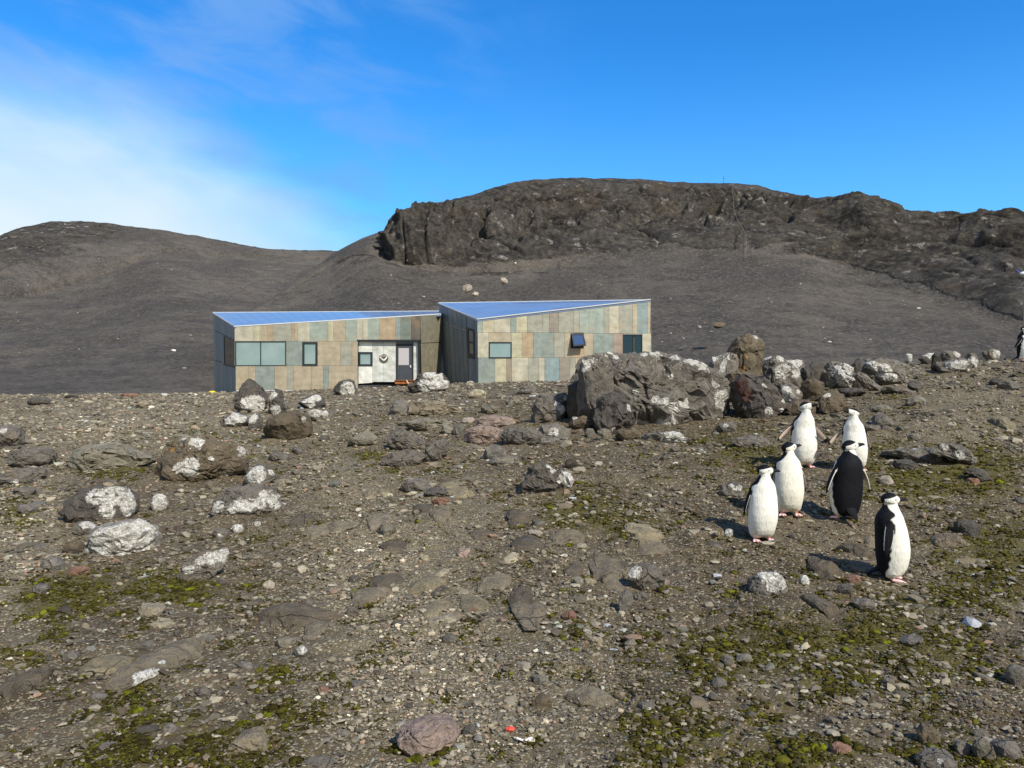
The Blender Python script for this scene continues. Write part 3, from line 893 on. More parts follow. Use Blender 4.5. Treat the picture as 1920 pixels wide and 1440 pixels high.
# end wall that closes the wing on the far right
rn_b, rn_t = P(1222.5, 724, DR) + (.35, 5.6, 0), P(1219.5, eaveR(1219.5), DR) + (.35, 5.6, .25)
en = np.cross(rn_b - rr_b, [0, 0, 1.0]); en /= np.linalg.norm(en); en = en if en[0] > 0 else -en
quad_panels(wr, rr_b, rn_b, rr_t, rn_t, [(i / 6, 0, (i + 1) / 6, 1, 'btgtby'[i]) for i in range(6)], en)
wr.build('wall', m_panel, hut2)
sw = Acc()
fs = lambda u, v: (np.array(rl_b) * (1 - u) + np.array(rf_b) * u) * (1 - v) + (np.array(rl_t) * (1 - u) + np.array(rf_t) * u) * v
sl = (0.74, 0.40, 0.93, 0.83)
cells = []
for i in range(8):
    u0, u1 = i / 8, (i + 1) / 8
    for (a, b, c_, d) in cut((u0, 0.0, u1, 0.78), [(sl[0], sl[1], sl[2], sl[3])]) + cut((u0, 0.78, u1, 1.0), [(sl[0], sl[1], sl[2], sl[3])]):
        cells.append((a, b, c_, d, 'SSsSSSsS'[i]))
quad_panels(sw, rl_b, rf_b, rl_t, rf_t, cells, rb_n)
sw.build('side_wall', m_dark, hut2)
bk = Acc()
bk.prism([fs(0.0, 0) - rb_n * .06, fs(1, 0) - rb_n * .06, fs(1, .97) - rb_n * .06, fs(0, .97) - rb_n * .06], [fs(0, 0) - rb_n * .3, fs(1, 0) - rb_n * .3, fs(1, .97) - rb_n * .3, fs(0, .97) - rb_n * .3])
bk.prism([P(822.5, 630, 46), P(835, 630, 46), P(835, 573, 46), P(822.5, 571, 46)], [P(822.5, 630, 46) + (.3, .8, 0), P(835, 630, 46) + (.3, .8, 0), P(835, 573, 46) + (.3, .8, 0), P(822.5, 571, 46) + (.3, .8, 0)])
bk.build('overhang', m_dark, hut2)
f = Acc()
for (u0, v0, u1, v1) in ((sl[0], sl[1], sl[2], sl[1] + .07), (sl[0], sl[3] - .03, sl[2], sl[3]), (sl[0], sl[1] + .07, sl[0] + .05, sl[3] - .03), (sl[2] - .03, sl[1] + .07, sl[2], sl[3] - .03), (sl[0] + .05, .62, sl[2] - .03, .645)):
    f.slab([fs(u0, v0), fs(u1, v0), fs(u1, v1), fs(u0, v1)], rb_n, 0.04, 0.1)
fo2 = f.build('window', m_frame, hut2)
g = Acc(); g.slab([fs(sl[0] + .05, sl[1] + .07), fs(sl[2] - .03, sl[1] + .07), fs(sl[2] - .03, sl[3] - .03), fs(sl[0] + .05, sl[3] - .03)], rb_n, 0.01, 0.02)
g.build('pane', simple("side_glass", srgb(120, 124, 126), 0.08, 0.4, 0.6), fo2, hut2.matrix_world.translation)
window_front(hut2, 'window', DR, w1, 1.7, 0.05, m_glass)
roof_part(hut2, P(895, eaveR(895), DR) + (0, -.03, .04), P(1219.5, eaveR(1219.5), DR) + (0, -.03, .04), rl_t + (0, 0, .04), P(1219.5, 563.0, 46.2), 24)
# awning window: dark opening, sash hinged at the top and swung out
aw = Acc()
x0, y0, x1, y1 = w2
for (a, b, c_, d) in ((x0, y0, x1, y0 + 1.3), (x0, y1 - 2.0, x1, y1), (x0, y0 + 1.3, x0 + 1.5, y1 - 2), (x1 - 1.5, y0 + 1.3, x1, y1 - 2)):
    aw.slab([P(a, d, DR), P(c_, d, DR), P(c_, b, DR), P(a, b, DR)], NF, 0.03, 0.18)
aw.slab([P(x0, y1, DR) + (0, .15, 0), P(x1, y1, DR) + (0, .15, 0), P(x1, y0, DR) + (0, .15, 0), P(x0, y0, DR) + (0, .15, 0)], NF, 0.0, 0.03)
awo = aw.build('window', m_frame, hut2)
top_l, top_r = P(1071.2, 626.3, DR) + (0, -.05, 0), P(1093.8, 626.3, DR) + (0, -.05, 0)
bot_l, bot_r = P(1075.5, 649.5, DR - .45), P(1099.0, 647.5, DR - .45)
sn = np.cross(top_r - top_l, bot_l - top_l); sn /= np.linalg.norm(sn); sn = sn if sn[1] < 0 else -sn
fw_ = lambda u, v: (top_l * (1 - u) + top_r * u) * (1 - v) + (bot_l * (1 - u) + bot_r * u) * v
s = Acc()
for (u0, v0, u1, v1) in ((0, 0, 1, .09), (0, .88, 1, 1), (0, .09, .1, .88), (.9, .09, 1, .88)):
    s.slab([fw_(u0, v0), fw_(u1, v0), fw_(u1, v1), fw_(u0, v1)], sn, 0.02, 0.06)
s.build('sash', m_frame, awo, hut2.matrix_world.translation)
g = Acc(); g.slab([fw_(.1, .09), fw_(.9, .09), fw_(.9, .88), fw_(.1, .88)], sn, 0.0, 0.02)
g.build('pane', m_glassb, awo, hut2.matrix_world.translation)
# dark glazed doorway
dw = Acc()
x0, y0, x1, y1 = w3
for (a, b, c_, d) in ((x0, y0, x1, y0 + 1.2), (x0, y0 + 1.2, x0 + 1.2, y1), (x1 - 1.2, y0 + 1.2, x1, y1), (1187.0, y0 + 1.2, 1188.2, y1), (1190.2, y0 + 1.2, 1191.0, y1)):
    dw.slab([P(a, d, DR), P(c_, d, DR), P(c_, b, DR), P(a, b, DR)], NF, 0.03, 0.12)
dwo = dw.build('door', m_frame, hut2)
g = Acc(); g.slab([P(x0, y1, DR), P(x1, y1, DR), P(x1, y0, DR), P(x0, y0, DR)], NF, -0.03, 0.02); g.build('pane', m_glassd, dwo, hut2.matrix_world.translation)
g = Acc(); g.slab([P(1188.3, y1, DR), P(1190.1, y1, DR), P(1190.1, 632.5, DR), P(1188.3, 632.5, DR)], NF, 0.0, 0.02); g.build('blind', simple("pale_blind", srgb(92, 104, 92), 0.8), dwo, hut2.matrix_world.translation)

# timber step under the door, with a pale stick leaning on it
stp = Acc()
for i, (a, b) in enumerate(((741, 751.5), (752, 763), (763.5, 775), (775.5, 789))):
    stp.slab([P(a, 720, DA - .15), P(b, 720, DA - .15), P(b, 713.6, DA - .15), P(a, 713.6, DA - .15)], NF, 0.05, 0.2)
stp.slab([P(740, 713.5, DA - .15), P(790, 713.5, DA - .15), P(790, 712.6, DA - .15), P(740, 712.6, DA - .15)], NF, 0.12, 0.5)
so_ = stp.build('doorstep', m_wood, None)
tag(so_, "rusty orange timber doorstep under the charcoal door", "step")
stk = Acc(); stk.bar(P(762, 713, DA - .3), P(765.5, 719, DA - .55), 0.04)
tag(stk.build('stick', simple("pale_wood", srgb(206, 198, 180), 0.8), None), "short pale stick leaning against the orange doorstep", "stick")
# ------------------------------------------------------------------ rocks
m_rock, t = mat("lichen_rock")
oc = t.n('ShaderNodeTexCoord').outputs['Object']
oi = t.n('ShaderNodeObjectInfo')
rv = t.n('ShaderNodeVectorMath', operation='ADD'); t.link(oc, rv.inputs[0])
cmb = t.n('ShaderNodeCombineXYZ')
for i, k in enumerate((37.0, 91.0, 53.0)): t.link(t.math('MULTIPLY', oi.outputs['Random'], k), cmb.inputs[i])
t.link(cmb.outputs[0], rv.inputs[1]); oc = rv.outputs[0]
base = oi.outputs['Color']
n_big = t.noise(oc, 2.2, 6.0, 0.62, 0.3)
n_mid = t.noise(oc, 9.0, 7.0, 0.68)
n_fin = t.noise(oc, 55.0, 5.0, 0.7)
c = t.mix(1.0, base, t_col(t, t.ramp(n_mid, 0.3, 0.72, 0.62, 1.32, False)), 'MULTIPLY')
c = t.mix(1.0, c, t_col(t, t.ramp(n_fin, 0.3, 0.7, 0.72, 1.24, False)), 'MULTIPLY')
c = t.mix(t.ramp(n_big, 0.5, 0.72, 0, 0.45), c, srgb(104, 90, 70))
c = t.mix(t.ramp(t.noise(oc, 4.0, 5.0, 0.6), 0.54, 0.7, 0, 0.5), c, srgb(74, 72, 68))
crk = t.voro(oc, 2.6, 'DISTANCE_TO_EDGE')
wv = t.n('ShaderNodeVectorMath', operation='ADD'); t.link(oc, wv.inputs[0])
nc = t.n('ShaderNodeTexNoise'); t.link(oc, nc.inputs['Vector']); nc.inputs['Scale'].default_value = 3.0; nc.inputs['Detail'].default_value = 4.0
t.link(t.scale(nc.outputs['Color'], (0.16, 0.16, 0.16)), wv.inputs[1]); t.link(wv.outputs[0], crk.inputs['Vector'])
gate = t.ramp(t.noise(oc, 1.7, 3.0, 0.5), 0.52, 0.66)
crack = t.math('MULTIPLY', t.ramp(crk.outputs['Distance'], 0.012, 0.0), gate)
c = t.mix(t.math('MULTIPLY', crack, 0.6), c, srgb(34, 30, 26))
edge = t.noise(oc, 16.0, 6.0, 0.7)
edge2 = t.noise(oc, 48.0, 4.0, 0.7)
lsum = t.math('ADD', t.attr('lichen'), t.math('ADD', t.math('MULTIPLY', t.math('SUBTRACT', edge, 0.5), 0.6), t.math('MULTIPLY', t.math('SUBTRACT', edge2, 0.5), 0.45)))
lf = t.math('MULTIPLY', t.ramp(lsum, 0.44, 0.53), t.ramp(t.noise(oc, 70.0, 3.0, 0.6), 0.34, 0.46, 0.3, 1.0))
hole = t.ramp(t.noise(oc, 13.0, 5.0, 0.65), 0.36, 0.46, 0.25, 1.0)
lf = t.math('MULTIPLY', lf, hole)
lcol = t.mix(t.ramp(t.noise(oc, 30.0, 5.0, 0.7), 0.35, 0.65), srgb(164, 159, 146), srgb(216, 213, 203))
lcol = t.mix(t.ramp(t.noise(oc, 90.0, 3.0, 0.7), 0.55, 0.68, 0, 0.55), lcol, srgb(112, 106, 95))
lvo = t.voro(oc, 26.0, 'DISTANCE_TO_EDGE')
lcol = t.mix(t.ramp(lvo.outputs['Distance'], 0.05, 0.0, 0.0, 0.4), lcol, srgb(120, 114, 102))
orf = t.ramp(t.math('ADD', t.attr('orange'), t.math('MULTIPLY', t.math('SUBTRACT', edge, 0.5), 1.1)), 0.42, 0.6)
c = t.mix(t.math('MULTIPLY', orf, 0.6), c, srgb(176, 122, 40))
red = t.ramp(t.math('ADD', t.attr('rust'), t.math('MULTIPLY', t.math('SUBTRACT', n_mid, 0.5), 1.1)), 0.4, 0.7)
c = t.mix(t.math('MULTIPLY', red, 0.7), c, srgb(92, 58, 48))
spk = t.ramp(t.math('ADD', t.noise(oc, 34.0, 4.0, 0.65), t.math('MULTIPLY', t.attr('speck'), 0.16)), 0.72, 0.76)
c = t.mix(t.math('MULTIPLY', spk, 0.8), c, srgb(206, 202, 190))
c = t.mix(lf, c, lcol)
hgt = t.math('ADD', t.math('MULTIPLY', n_mid, 1.3), t.math('MULTIPLY', n_fin, 0.45))
hgt = t.math('ADD', hgt, t.math('MULTIPLY', n_big, 2.0))
hgt = t.math('SUBTRACT', hgt, t.math('MULTIPLY', crack, 1.0))
hgt = t.math('ADD', hgt, t.math('MULTIPLY', lf, 0.12))
t.out(c, 0.92, t.bump(hgt, 1.0, 0.035), 0, 0.2)

_ico = {}


def ico(n):
    if n not in _ico:
        b = bmesh.new(); bmesh.ops.create_icosphere(b, subdivisions=n, radius=1.0)
        v = np.array([x.co[:] for x in b.verts]); f = np.array([[q.index for q in p.verts] for p in b.faces]); b.free()
        v /= np.linalg.norm(v, axis=1)[:, None]
        _ico[n] = (v, f)
    return _ico[n]


ROCKC = {'g': (110, 104, 94), 'd': (84, 79, 72), 'b': (98, 87, 70), 't': (138, 127, 106), 'p': (142, 124, 112), 'r': (134, 102, 84), 'w': (144, 138, 128), 'o': (110, 99, 80), 'e': (122, 116, 100), 'l': (168, 156, 138), 'y': (164, 152, 126), 'k': (66, 61, 54)}


def poly_radius(pts, phi):
    """distance from the origin to a polygon outline along each angle"""
    pts = np.asarray(pts); r = np.zeros_like(phi)
    d = np.stack([np.cos(phi), np.sin(phi)], 1)
    n = len(pts)
    for i in range(n):
        a = pts[i]; e = pts[(i + 1) % n] - a
        den = d[:, 0] * e[1] - d[:, 1] * e[0]
        den = np.where(np.abs(den) < 1e-9, 1e-9, den)
        tt_ = (a[0] * e[1] - a[1] * e[0]) / den
        ss_ = (a[0] * d[:, 1] - a[1] * d[:, 0]) / den
        ok = (tt_ > 0) & (ss_ >= -1e-6) & (ss_ <= 1 + 1e-6)
        r = np.where(ok, np.maximum(r, tt_), r)
    m = r[r > 0].mean() if (r > 0).any() else 0.1
    return np.where(r <= 0, m, r)


def auto_outline(x0, y0, x1, y1, rg, sharp=False):
    cx, cy = (x0 + x1) / 2, (y0 + y1) / 2
    n = rg.integers(6, 9)
    a = np.sort((np.arange(n) + rg.uniform(-.32, .32, n)) / n * math.tau)
    k = rg.uniform(0.84, 1.08, n)
    if sharp:
        n = rg.integers(5, 7); a = np.sort((np.arange(n) + rg.uniform(-.4, .4, n)) / n * math.tau); k = rg.uniform(0.72, 1.15, n)
    c_, s_ = np.cos(a), np.sin(a)
    p = 3.0
    q = (np.abs(c_) ** p + np.abs(s_) ** p) ** (-1 / p)
    return [(cx + (x1 - x0) / 2 * c_[i] * q[i] * k[i], cy - (y1 - y0) / 2 * s_[i] * q[i] * k[i]) for i in range(n)]


rock_no = [0]
ROCK_POS = []


def rock(kind, label, shape, col='g', lich=(), oran=(), rust=(), thick=None, sub=None, mode='s', group=None, speck=0.0, seed=None, planes=None, rough=1.0, depth=None, cat='rock', dome=0.16):
    """one rock; shape = box (x0,y0,x1,y1) or outline in photo pixels. mode 's' stands up from the ground, 'g' lies flush in it"""
    rock_no[0] += 1
    rg = np.random.default_rng(seed if seed is not None else 1000 + rock_no[0])
    if len(shape) == 4 and not isinstance(shape[0], (tuple, list)):
        bx = shape; out = auto_outline(*shape, rg, mode == 'g')
    else:
        out = list(shape); xs = [p[0] for p in out]; ys = [p[1] for p in out]; bx = (min(xs), min(ys), max(xs), max(ys))
    wpx, hpx = bx[2] - bx[0], bx[3] - bx[1]
    cx = (bx[0] + bx[2]) / 2; cy = (bx[1] + bx[3]) / 2
    if sub is None: sub = 5 if max(wpx, hpx) > 60 else (4 if max(wpx, hpx) > 22 else 3)
    n, f = ico(sub)
    if mode == 's':
        g0 = hit(cx, bx[3] - 0.06 * hpx)
        if depth is not None: g0 = np.array([0, depth, 0])
        s = g0[1] / F
        th = (thick if thick is not None else (0.75 if hpx > 0.45 * wpx else 0.6)) * wpx * s
        Dc = g0[1] + th * 0.42
        s = Dc / F
        pts = [((x - cx) * s, -(y - cy) * s) for x, y in out]
        phi = np.arctan2(n[:, 2], n[:, 0])
        Rr = poly_radius(pts, phi)
        Rr = np.where((n[:, 2] < -0.25), Rr * (1 + 0.25 * np.clip(-n[:, 2] - 0.25, 0, 1)), Rr)
        rho = np.sqrt(n[:, 0] ** 2 + n[:, 2] ** 2) + 1e-9
        pw = 3.4
        k = (rho ** pw + np.abs(n[:, 1]) ** pw) ** (-1 / pw)
        V = np.stack([Rr * np.cos(phi) * rho * k, n[:, 1] * k * th / 2, Rr * np.sin(phi) * rho * k], 1)
        loc = np.array([(cx - 960) * s, Dc, CAM_Z + (720 - cy) * s])
        size = math.sqrt(wpx * hpx) * s
    else:
        g1 = hit(cx, bx[3]); g0 = hit(cx, bx[1])
        Dc = (g0[1] + g1[1]) / 2; s = Dc / F
        hx = wpx * s / 2; hy = max((g0[1] - g1[1]) / 2, 0.3 * hx)
        hy = min(hy, 2.5 * hx)
        hz = max(dome * min(hx, hy), 0.02)
        pts = [((x - cx) * s, -(y - cy) * (2 * hy / hpx)) for x, y in out]
        phi = np.arctan2(n[:, 1], n[:, 0])
        Rr = poly_radius(pts, phi)
        rho = np.sqrt(n[:, 0] ** 2 + n[:, 1] ** 2) + 1e-9
        pw = 3.0
        k = (rho ** pw + np.abs(n[:, 2]) ** pw) ** (-1 / pw)
        V = np.stack([Rr * np.cos(phi) * rho * k, Rr * np.sin(phi) * rho * k, n[:, 2] * k * hz], 1)
        loc = np.array([(cx - 960) * s, Dc, 0]); loc[2] = float(H(loc[0], loc[1])[0]) + hz * 0.15
        # follow the slope of the ground
        zz = H(V[:, 0] + loc[0], V[:, 1] + loc[1]); z00 = float(H(loc[0], loc[1])[0])
        V[:, 2] += (zz - z00)
        size = math.sqrt(hx * hy) * 1.2
    b_lo, b_hi = V.min(0), V.max(0)
    # flat broken faces: big planes first, then smaller chips, each a little out of line with its neighbours
    fr = 1.0 / max(size, 0.02)
    off = rg.uniform(0, 50, 3)
    V = V + (V / (np.linalg.norm(V, axis=1)[:, None] + 1e-9)) * (size * rough * 0.07 * fbm(V * fr * 1.4 + off, 2))[:, None]
    npl = planes if planes is not None else int(rg.integers(8, 13))
    traced = not (len(shape) == 4 and not isinstance(shape[0], (tuple, list)))
    for j in range(npl):
        d = rg.normal(size=3); d[1] -= 0.35
        if traced and mode == 's': d[1] = (-1 if rg.uniform() < .7 else 1) * (0.75 + abs(d[1])); d[2] += 0.25
        if mode == 'g': d[2] = abs(d[2]) + 0.6
        d /= np.linalg.norm(d)
        dot = V @ d
        lim = dot.max() * rg.uniform(0.62, 0.88)
        if mode == 'g' and d[2] > 0.8: continue
        V = np.where((dot > lim)[:, None], V - d[None, :] * (dot - lim)[:, None] * 0.96, V)
    wob = V + size * 0.10 * np.stack([fbm(V * fr * 2.5 + off + k * 7, 2) for k in range(3)], 1)
    for K, st_, jit in ((16 if sub > 3 else 9, 0.85, 0.2), (60 if sub > 4 else (30 if sub > 3 else 0), 0.6, 0.26), (240 if sub > 5 else (120 if sub > 4 else 0), 0.4, 0.35)):
        if not K: continue
        ci_ = rg.choice(len(V), K, replace=False)
        cen = V[ci_]; cw = wob[ci_]
        nrm_ = cen / (np.linalg.norm(cen, axis=1)[:, None] + 1e-9) + rg.normal(size=(K, 3)) * jit
        if mode == 'g': nrm_[:, 2] += 1.2
        nrm_ /= np.linalg.norm(nrm_, axis=1)[:, None]
        d2 = (wob ** 2).sum(1)[:, None] - 2 * wob @ cw.T + (cw ** 2).sum(1)[None]
        who = d2.argmin(1)
        dd_ = ((V - cen[who]) * nrm_[who]).sum(1)
        dd_ = np.clip(dd_, -0.10 * size, 0.10 * size)
        V = V - nrm_[who] * (dd_ * st_ * rough)[:, None] * (0.5 if mode == 'g' else 1)
    nn = V / (np.linalg.norm(V, axis=1)[:, None] + 1e-9)
    dsp = size * rough * (0.016 * fbm(V * fr * 6 + off, 3, 0.6))
    bd = rg.normal(size=3); bd[2] += 1.6; bd /= np.linalg.norm(bd)
    lay = (V @ bd) * fr * rg.uniform(2.5, 4.5) + 0.5 * fbm(V * fr * 1.3 + off + 9, 2)
    saw = (lay % 1.0)
    dsp += size * rough * 0.022 * (saw - 0.5) * (1 - smooth(saw, 0.9, 1.0))
    cre = np.abs(gnoise(V * fr * 1.6 + off + 20))
    dsp -= size * rough * 0.05 * np.clip(1 - cre / 0.045, 0, 1)
    if sub >= 5 and mode == 's':
        for fq_, wd_, dp_ in ((2.7, 0.035, 0.030), (4.3, 0.04, 0.018)):
            q_ = V * fr * fq_ + off + 40 + fq_
            cr_ = np.abs(gnoise(q_ + 0.6 * np.stack([gnoise(q_ * 1.7 + 3), gnoise(q_ * 1.7 + 8), gnoise(q_ * 1.7 + 13)], 1)))
            dsp -= size * rough * dp_ * np.clip(1 - cr_ / wd_, 0, 1)
    V = V + nn * dsp[:, None]
    w_lo, w_hi = V.min(0), V.max(0)
    V = (V - w_lo) / (w_hi - w_lo) * (b_hi - b_lo) + b_lo
    if mode == 's' and Dc < 45:
        gz = H(V[:, 0] + loc[0], V[:, 1] + loc[1]) - loc[2]
        lowest = float(np.min(gz[V[:, 2] < np.quantile(V[:, 2], 0.1)])) - 0.04
        zmin = V[:, 2].min()
        if zmin > lowest: V[:, 2] = np.where(V[:, 2] < 0, V[:, 2] * (lowest / min(zmin, -1e-3)), V[:, 2])
    at = {}
    px, py = None, None
    Wv = V + loc
    for nm, bl in (('lichen', lich), ('orange', oran), ('rust', rust)):
        a = np.zeros(len(V))
        if bl:
            px, py = project(Wv)
            for (bxx, byy, br) in bl:
                # nearest facing point on the rock under this pixel, then a ball of real radius around it
                dd = (px - bxx) ** 2 + (py - byy) ** 2
                cand = np.argsort(dd)[:12]
                c0 = Wv[cand[np.argmin(Wv[cand, 1])]]
                rr = br * s * (1.3 if br < 14 else 1.0)
                dist = np.linalg.norm(Wv - c0, axis=1) / rr
                a = np.maximum(a, np.clip(1.0 - 0.5 * dist, 0, 1))
        at[nm] = a
    nz = nn[:, 2]
    at['speck'] = np.clip(speck * (0.35 + smooth(nz, 0.1, 0.7)), 0, 1.2)
    me = mesh_np(kind, V, f, m_rock, True, at)
    me.set_sharp_from_angle(angle=math.radians(24)) if hasattr(me, 'set_sharp_from_angle') else None
    o = link(kind, me, None, tuple(loc))
    cc = np.array(srgb(*ROCKC[col])) * rg.uniform(0.86, 1.12)
    if mode == 'g' and col != 'y': cc = cc * np.array([1.22, 1.12, 0.92])
    o.color = (*cc, 1)
    tag(o, label, cat, group, 'thing')
    ROCK_POS.append((loc[0], loc[1], max(wpx * s / 2, 0.02) * (0.55 if mode == 'g' else 1)))
    return o


def Z5(pts): return [(x / 3.0, 700 + y / 3.0) for x, y in pts]
def Z6(pts): return [(640 + x / 3.0, 680 + y / 3.0) for x, y in pts]
def Z4(pts): return [(980 + x * .40625, 600 + y * .40625) for x, y in pts]
def L5(bl): return [(x / 3.0, 700 + y / 3.0, r / 3.0) for x, y, r in bl]
def L6(bl): return [(640 + x / 3.0, 680 + y / 3.0, r / 3.0) for x, y, r in bl]
def L4(bl): return [(980 + x * .40625, 600 + y * .40625, r * .42) for x, y, r in bl]


# --- the great boulder outcrop right of the hut
rock('boulder', "largest boulder of all, cracked grey mass dotted with lichen below the dark doorway",
     Z4([(215, 330), (235, 235), (268, 165), (400, 143), (560, 148), (640, 143), (760, 163), (840, 198), (905, 215), (925, 260), (950, 330), (960, 400), (950, 470), (850, 508), (700, 505), (600, 505), (480, 505), (385, 495), (320, 440), (250, 400)]),
     'g', L4([(283, 213, 20), (300, 190, 10), (405, 145, 14), (430, 165, 12), (620, 150, 22), (700, 160, 20), (780, 180, 34), (840, 220, 22), (800, 200, 34), (860, 190, 24), (650, 360, 18), (610, 360, 13), (710, 408, 19), (780, 375, 16), (488, 402, 15), (665, 460, 22), (530, 480, 15), (565, 487, 14), (630, 490, 24), (540, 455, 12), (795, 480, 20), (930, 360, 26), (940, 400, 20), (895, 290, 12), (920, 390, 22), (950, 440, 14), (690, 260, 9), (510, 318, 9), (740, 388, 10), (560, 152, 12)]),
     L4([(360, 300, 12)]), (), 0.55, 6, speck=0.45, seed=11, planes=9, rough=0.9)
rock('boulder', "tall tan pointed boulder with orange lichen standing above the outcrop skyline",
     Z4([(930, 235), (945, 180), (1000, 105), (1040, 70), (1080, 62), (1105, 100), (1108, 170), (1104, 245), (1000, 255)]), 'o', L4([(1082, 72, 12)]), L4([(1010, 228, 9), (1045, 180, 5)]), (), 0.8, 5, seed=12, depth=15.0)
rock('boulder', "lichen-spotted block tucked behind the tan pointed boulder", Z4([(1090, 265), (1100, 175), (1180, 163), (1250, 198), (1290, 235), (1282, 290), (1180, 290)]), 'g',
     L4([(1210, 240, 28), (1265, 240, 24), (1130, 165, 14), (1180, 262, 11), (1245, 185, 18), (1190, 180, 13)]), (), (), 0.8, 5, seed=13, speck=.7, depth=15.3)
rock('boulder', "dark rust-stained boulder leaning beside the right end of the largest boulder", Z4([(955, 330), (958, 275), (1000, 248), (1090, 258), (1160, 298), (1205, 360), (1195, 430), (1130, 467), (1070, 467), (985, 410)]), 'd',
     L4([(1135, 420, 15), (1190, 410, 9), (1120, 300, 10), (1230, 370, 8)]), (), L4([(1000, 310, 40), (1020, 350, 34)]), 0.9, 5, seed=14)
rock('rock', "low grey rock with lichen dots right of the rust-stained boulder", Z4([(1175, 330), (1190, 295), (1250, 290), (1292, 320), (1295, 375), (1220, 390), (1180, 380)]), 'g', L4([(1220, 360, 20), (1215, 310, 16), (1280, 330, 9)]), (), (), 0.8, 4, seed=15, speck=.6)
rock('rock', "brown rounded rock wedged below the lichen-dotted one, above the upright penguins", Z4([(1190, 440), (1195, 385), (1290, 365), (1375, 385), (1370, 435), (1280, 445)]), 'b', (), (), (), 0.8, 4, seed=16)
rock('rock', "blocky grey-brown rock with one lichen fleck behind the upright penguins", Z4([(1370, 430), (1378, 340), (1440, 325), (1495, 340), (1495, 420), (1440, 440)]), 'b', L4([(1400, 332, 12)]), (), (), 0.9, 4, seed=17)
rock('boulder', "rounded boulder with a big white lichen map on its right side", Z4([(1388, 320), (1388, 212), (1420, 188), (1500, 203), (1528, 240), (1562, 292), (1500, 328), (1420, 330)]), 'g',
     L4([(1465, 240, 30), (1480, 280, 38), (1505, 220, 22), (1510, 290, 20), (1450, 225, 14)]), (), (), 0.9, 5, seed=18)
rock('rock', "dark brown block left of the boulder with the white lichen map", Z4([(1285, 300), (1292, 205), (1340, 192), (1392, 215), (1396, 310), (1330, 325)]), 'd', (), (), (), 0.8, 4, seed=19, depth=15.5)
rock('rock', "small black upright fin of rock between two lichen-covered boulders", Z4([(1518, 240), (1528, 190), (1555, 173), (1563, 240)]), 'k', (), (), (), 0.9, 3, seed=20, depth=15.2)
rock('boulder', "sloping boulder scattered with many separate white lichen discs", Z4([(1560, 240), (1565, 185), (1620, 172), (1720, 190), (1765, 235), (1785, 270), (1770, 305), (1690, 315), (1600, 295)]), 'g',
     L4([(1665, 235, 28), (1632, 215, 17), (1600, 205, 15), (1580, 190, 11), (1705, 275, 15), (1775, 260, 12), (1725, 258, 11), (1580, 215, 9), (1690, 280, 9)]), (), (), 0.8, 5, seed=21, speck=.5)
rock('flat_rock', "leaning grey slab propped diagonally against the boulder with lichen discs", Z4([(1528, 245), (1570, 235), (1655, 320), (1640, 335), (1600, 320)]), 'g', (), (), (), 0.5, 4, seed=22)
rock('flat_rock', "flat grey slab lying at the foot of the boulder with lichen discs", Z4([(1640, 310), (1690, 302), (1810, 325), (1815, 345), (1650, 345)]), 'g', (), (), (), 0.6, 4, seed=23)
rock('boulder', "round boulder with a white lichen streak left of the great boulder", Z6([(1075, 350), (1080, 240), (1130, 165), (1265, 160), (1295, 240), (1260, 330), (1130, 345)]), 'g', L6([(1225, 260, 22), (1270, 190, 15), (1280, 220, 12), (1282, 330, 13), (1215, 240, 11)]), (), (), 0.9, 5, seed=24)
rock('rock', "squat rock with one white lichen spot beneath the streaked round boulder", Z6([(1110, 430), (1125, 350), (1230, 335), (1300, 360), (1290, 440), (1190, 450)]), 'g', L6([(1190, 385, 22)]), (), (), 0.8, 4, seed=25)
rock('stone', "pale round stone at the foot of the great boulder", Z6([(1440, 430), (1440, 385), (1480, 368), (1520, 390), (1520, 435), (1470, 443)]), 'e', (), (), (), 0.9, 4, seed=26)
rock('stone', "small grey stone left of the pale round stone", (1095, 803, 1119, 822), 'g', (), (), (), 0.9, seed=27)
rock('rock', "low brown rock half buried under the middle of the great boulder", (1152, 803, 1201, 827), 'b', (), (), (), 0.8, seed=28)
rock('rock', "low rock topped by a large white lichen patch under the great boulder", Z6([(1690, 445), (1700, 395), (1790, 380), (1880, 380), (1920, 420), (1990, 440), (1990, 455), (1800, 455)]), 'g', L6([(1850, 412, 48), (1935, 420, 30), (1890, 400, 30)]), (), (), 0.7, 5, seed=29)
rock('flat_rock', "flat grey slab lying on moss before the upright penguin pair", Z4([(962, 560), (985, 540), (1060, 530), (1110, 545), (1145, 572), (1120, 585), (1000, 590)]), 'g', (), (), (), 0.7, 4, seed=30)
rock('rock', "dark rock filling the hollow at the left end of the great boulder", Z4([(200, 400), (205, 310), (260, 280), (330, 300), (360, 380), (350, 480), (280, 490), (225, 460)]), 'k', (), (), (), 0.8, 4, seed=31)


# --- more blocks that break up the outcrop
rock('rock', "shadowed angular block leaning at the great boulder's lower left foot", Z4([(330, 480), (345, 380), (420, 330), (500, 380), (520, 470), (470, 505), (390, 500)]), 'd', L4([(488, 402, 14), (425, 505, 8)]), (), (), 0.7, 5, seed=201, depth=11.9)
rock('rock', "slanting upper left shoulder block of the outcrop, single white disc on it", Z4([(255, 290), (262, 190), (300, 160), (395, 150), (420, 230), (400, 300), (310, 320)]), 'g', L4([(283, 213, 22), (310, 190, 11), (400, 160, 10)]), (), (), 0.8, 5, seed=202, speck=.6, depth=12.6)
rock('rock', "lichen-peppered skyline block between the great boulder and the tan pointed one", Z4([(855, 230), (870, 175), (930, 150), (985, 175), (990, 240), (920, 265)]), 'g', L4([(865, 165, 14), (915, 205, 9), (905, 235, 12), (950, 170, 10)]), (), (), 0.8, 4, seed=203, speck=1.0, depth=14.6)
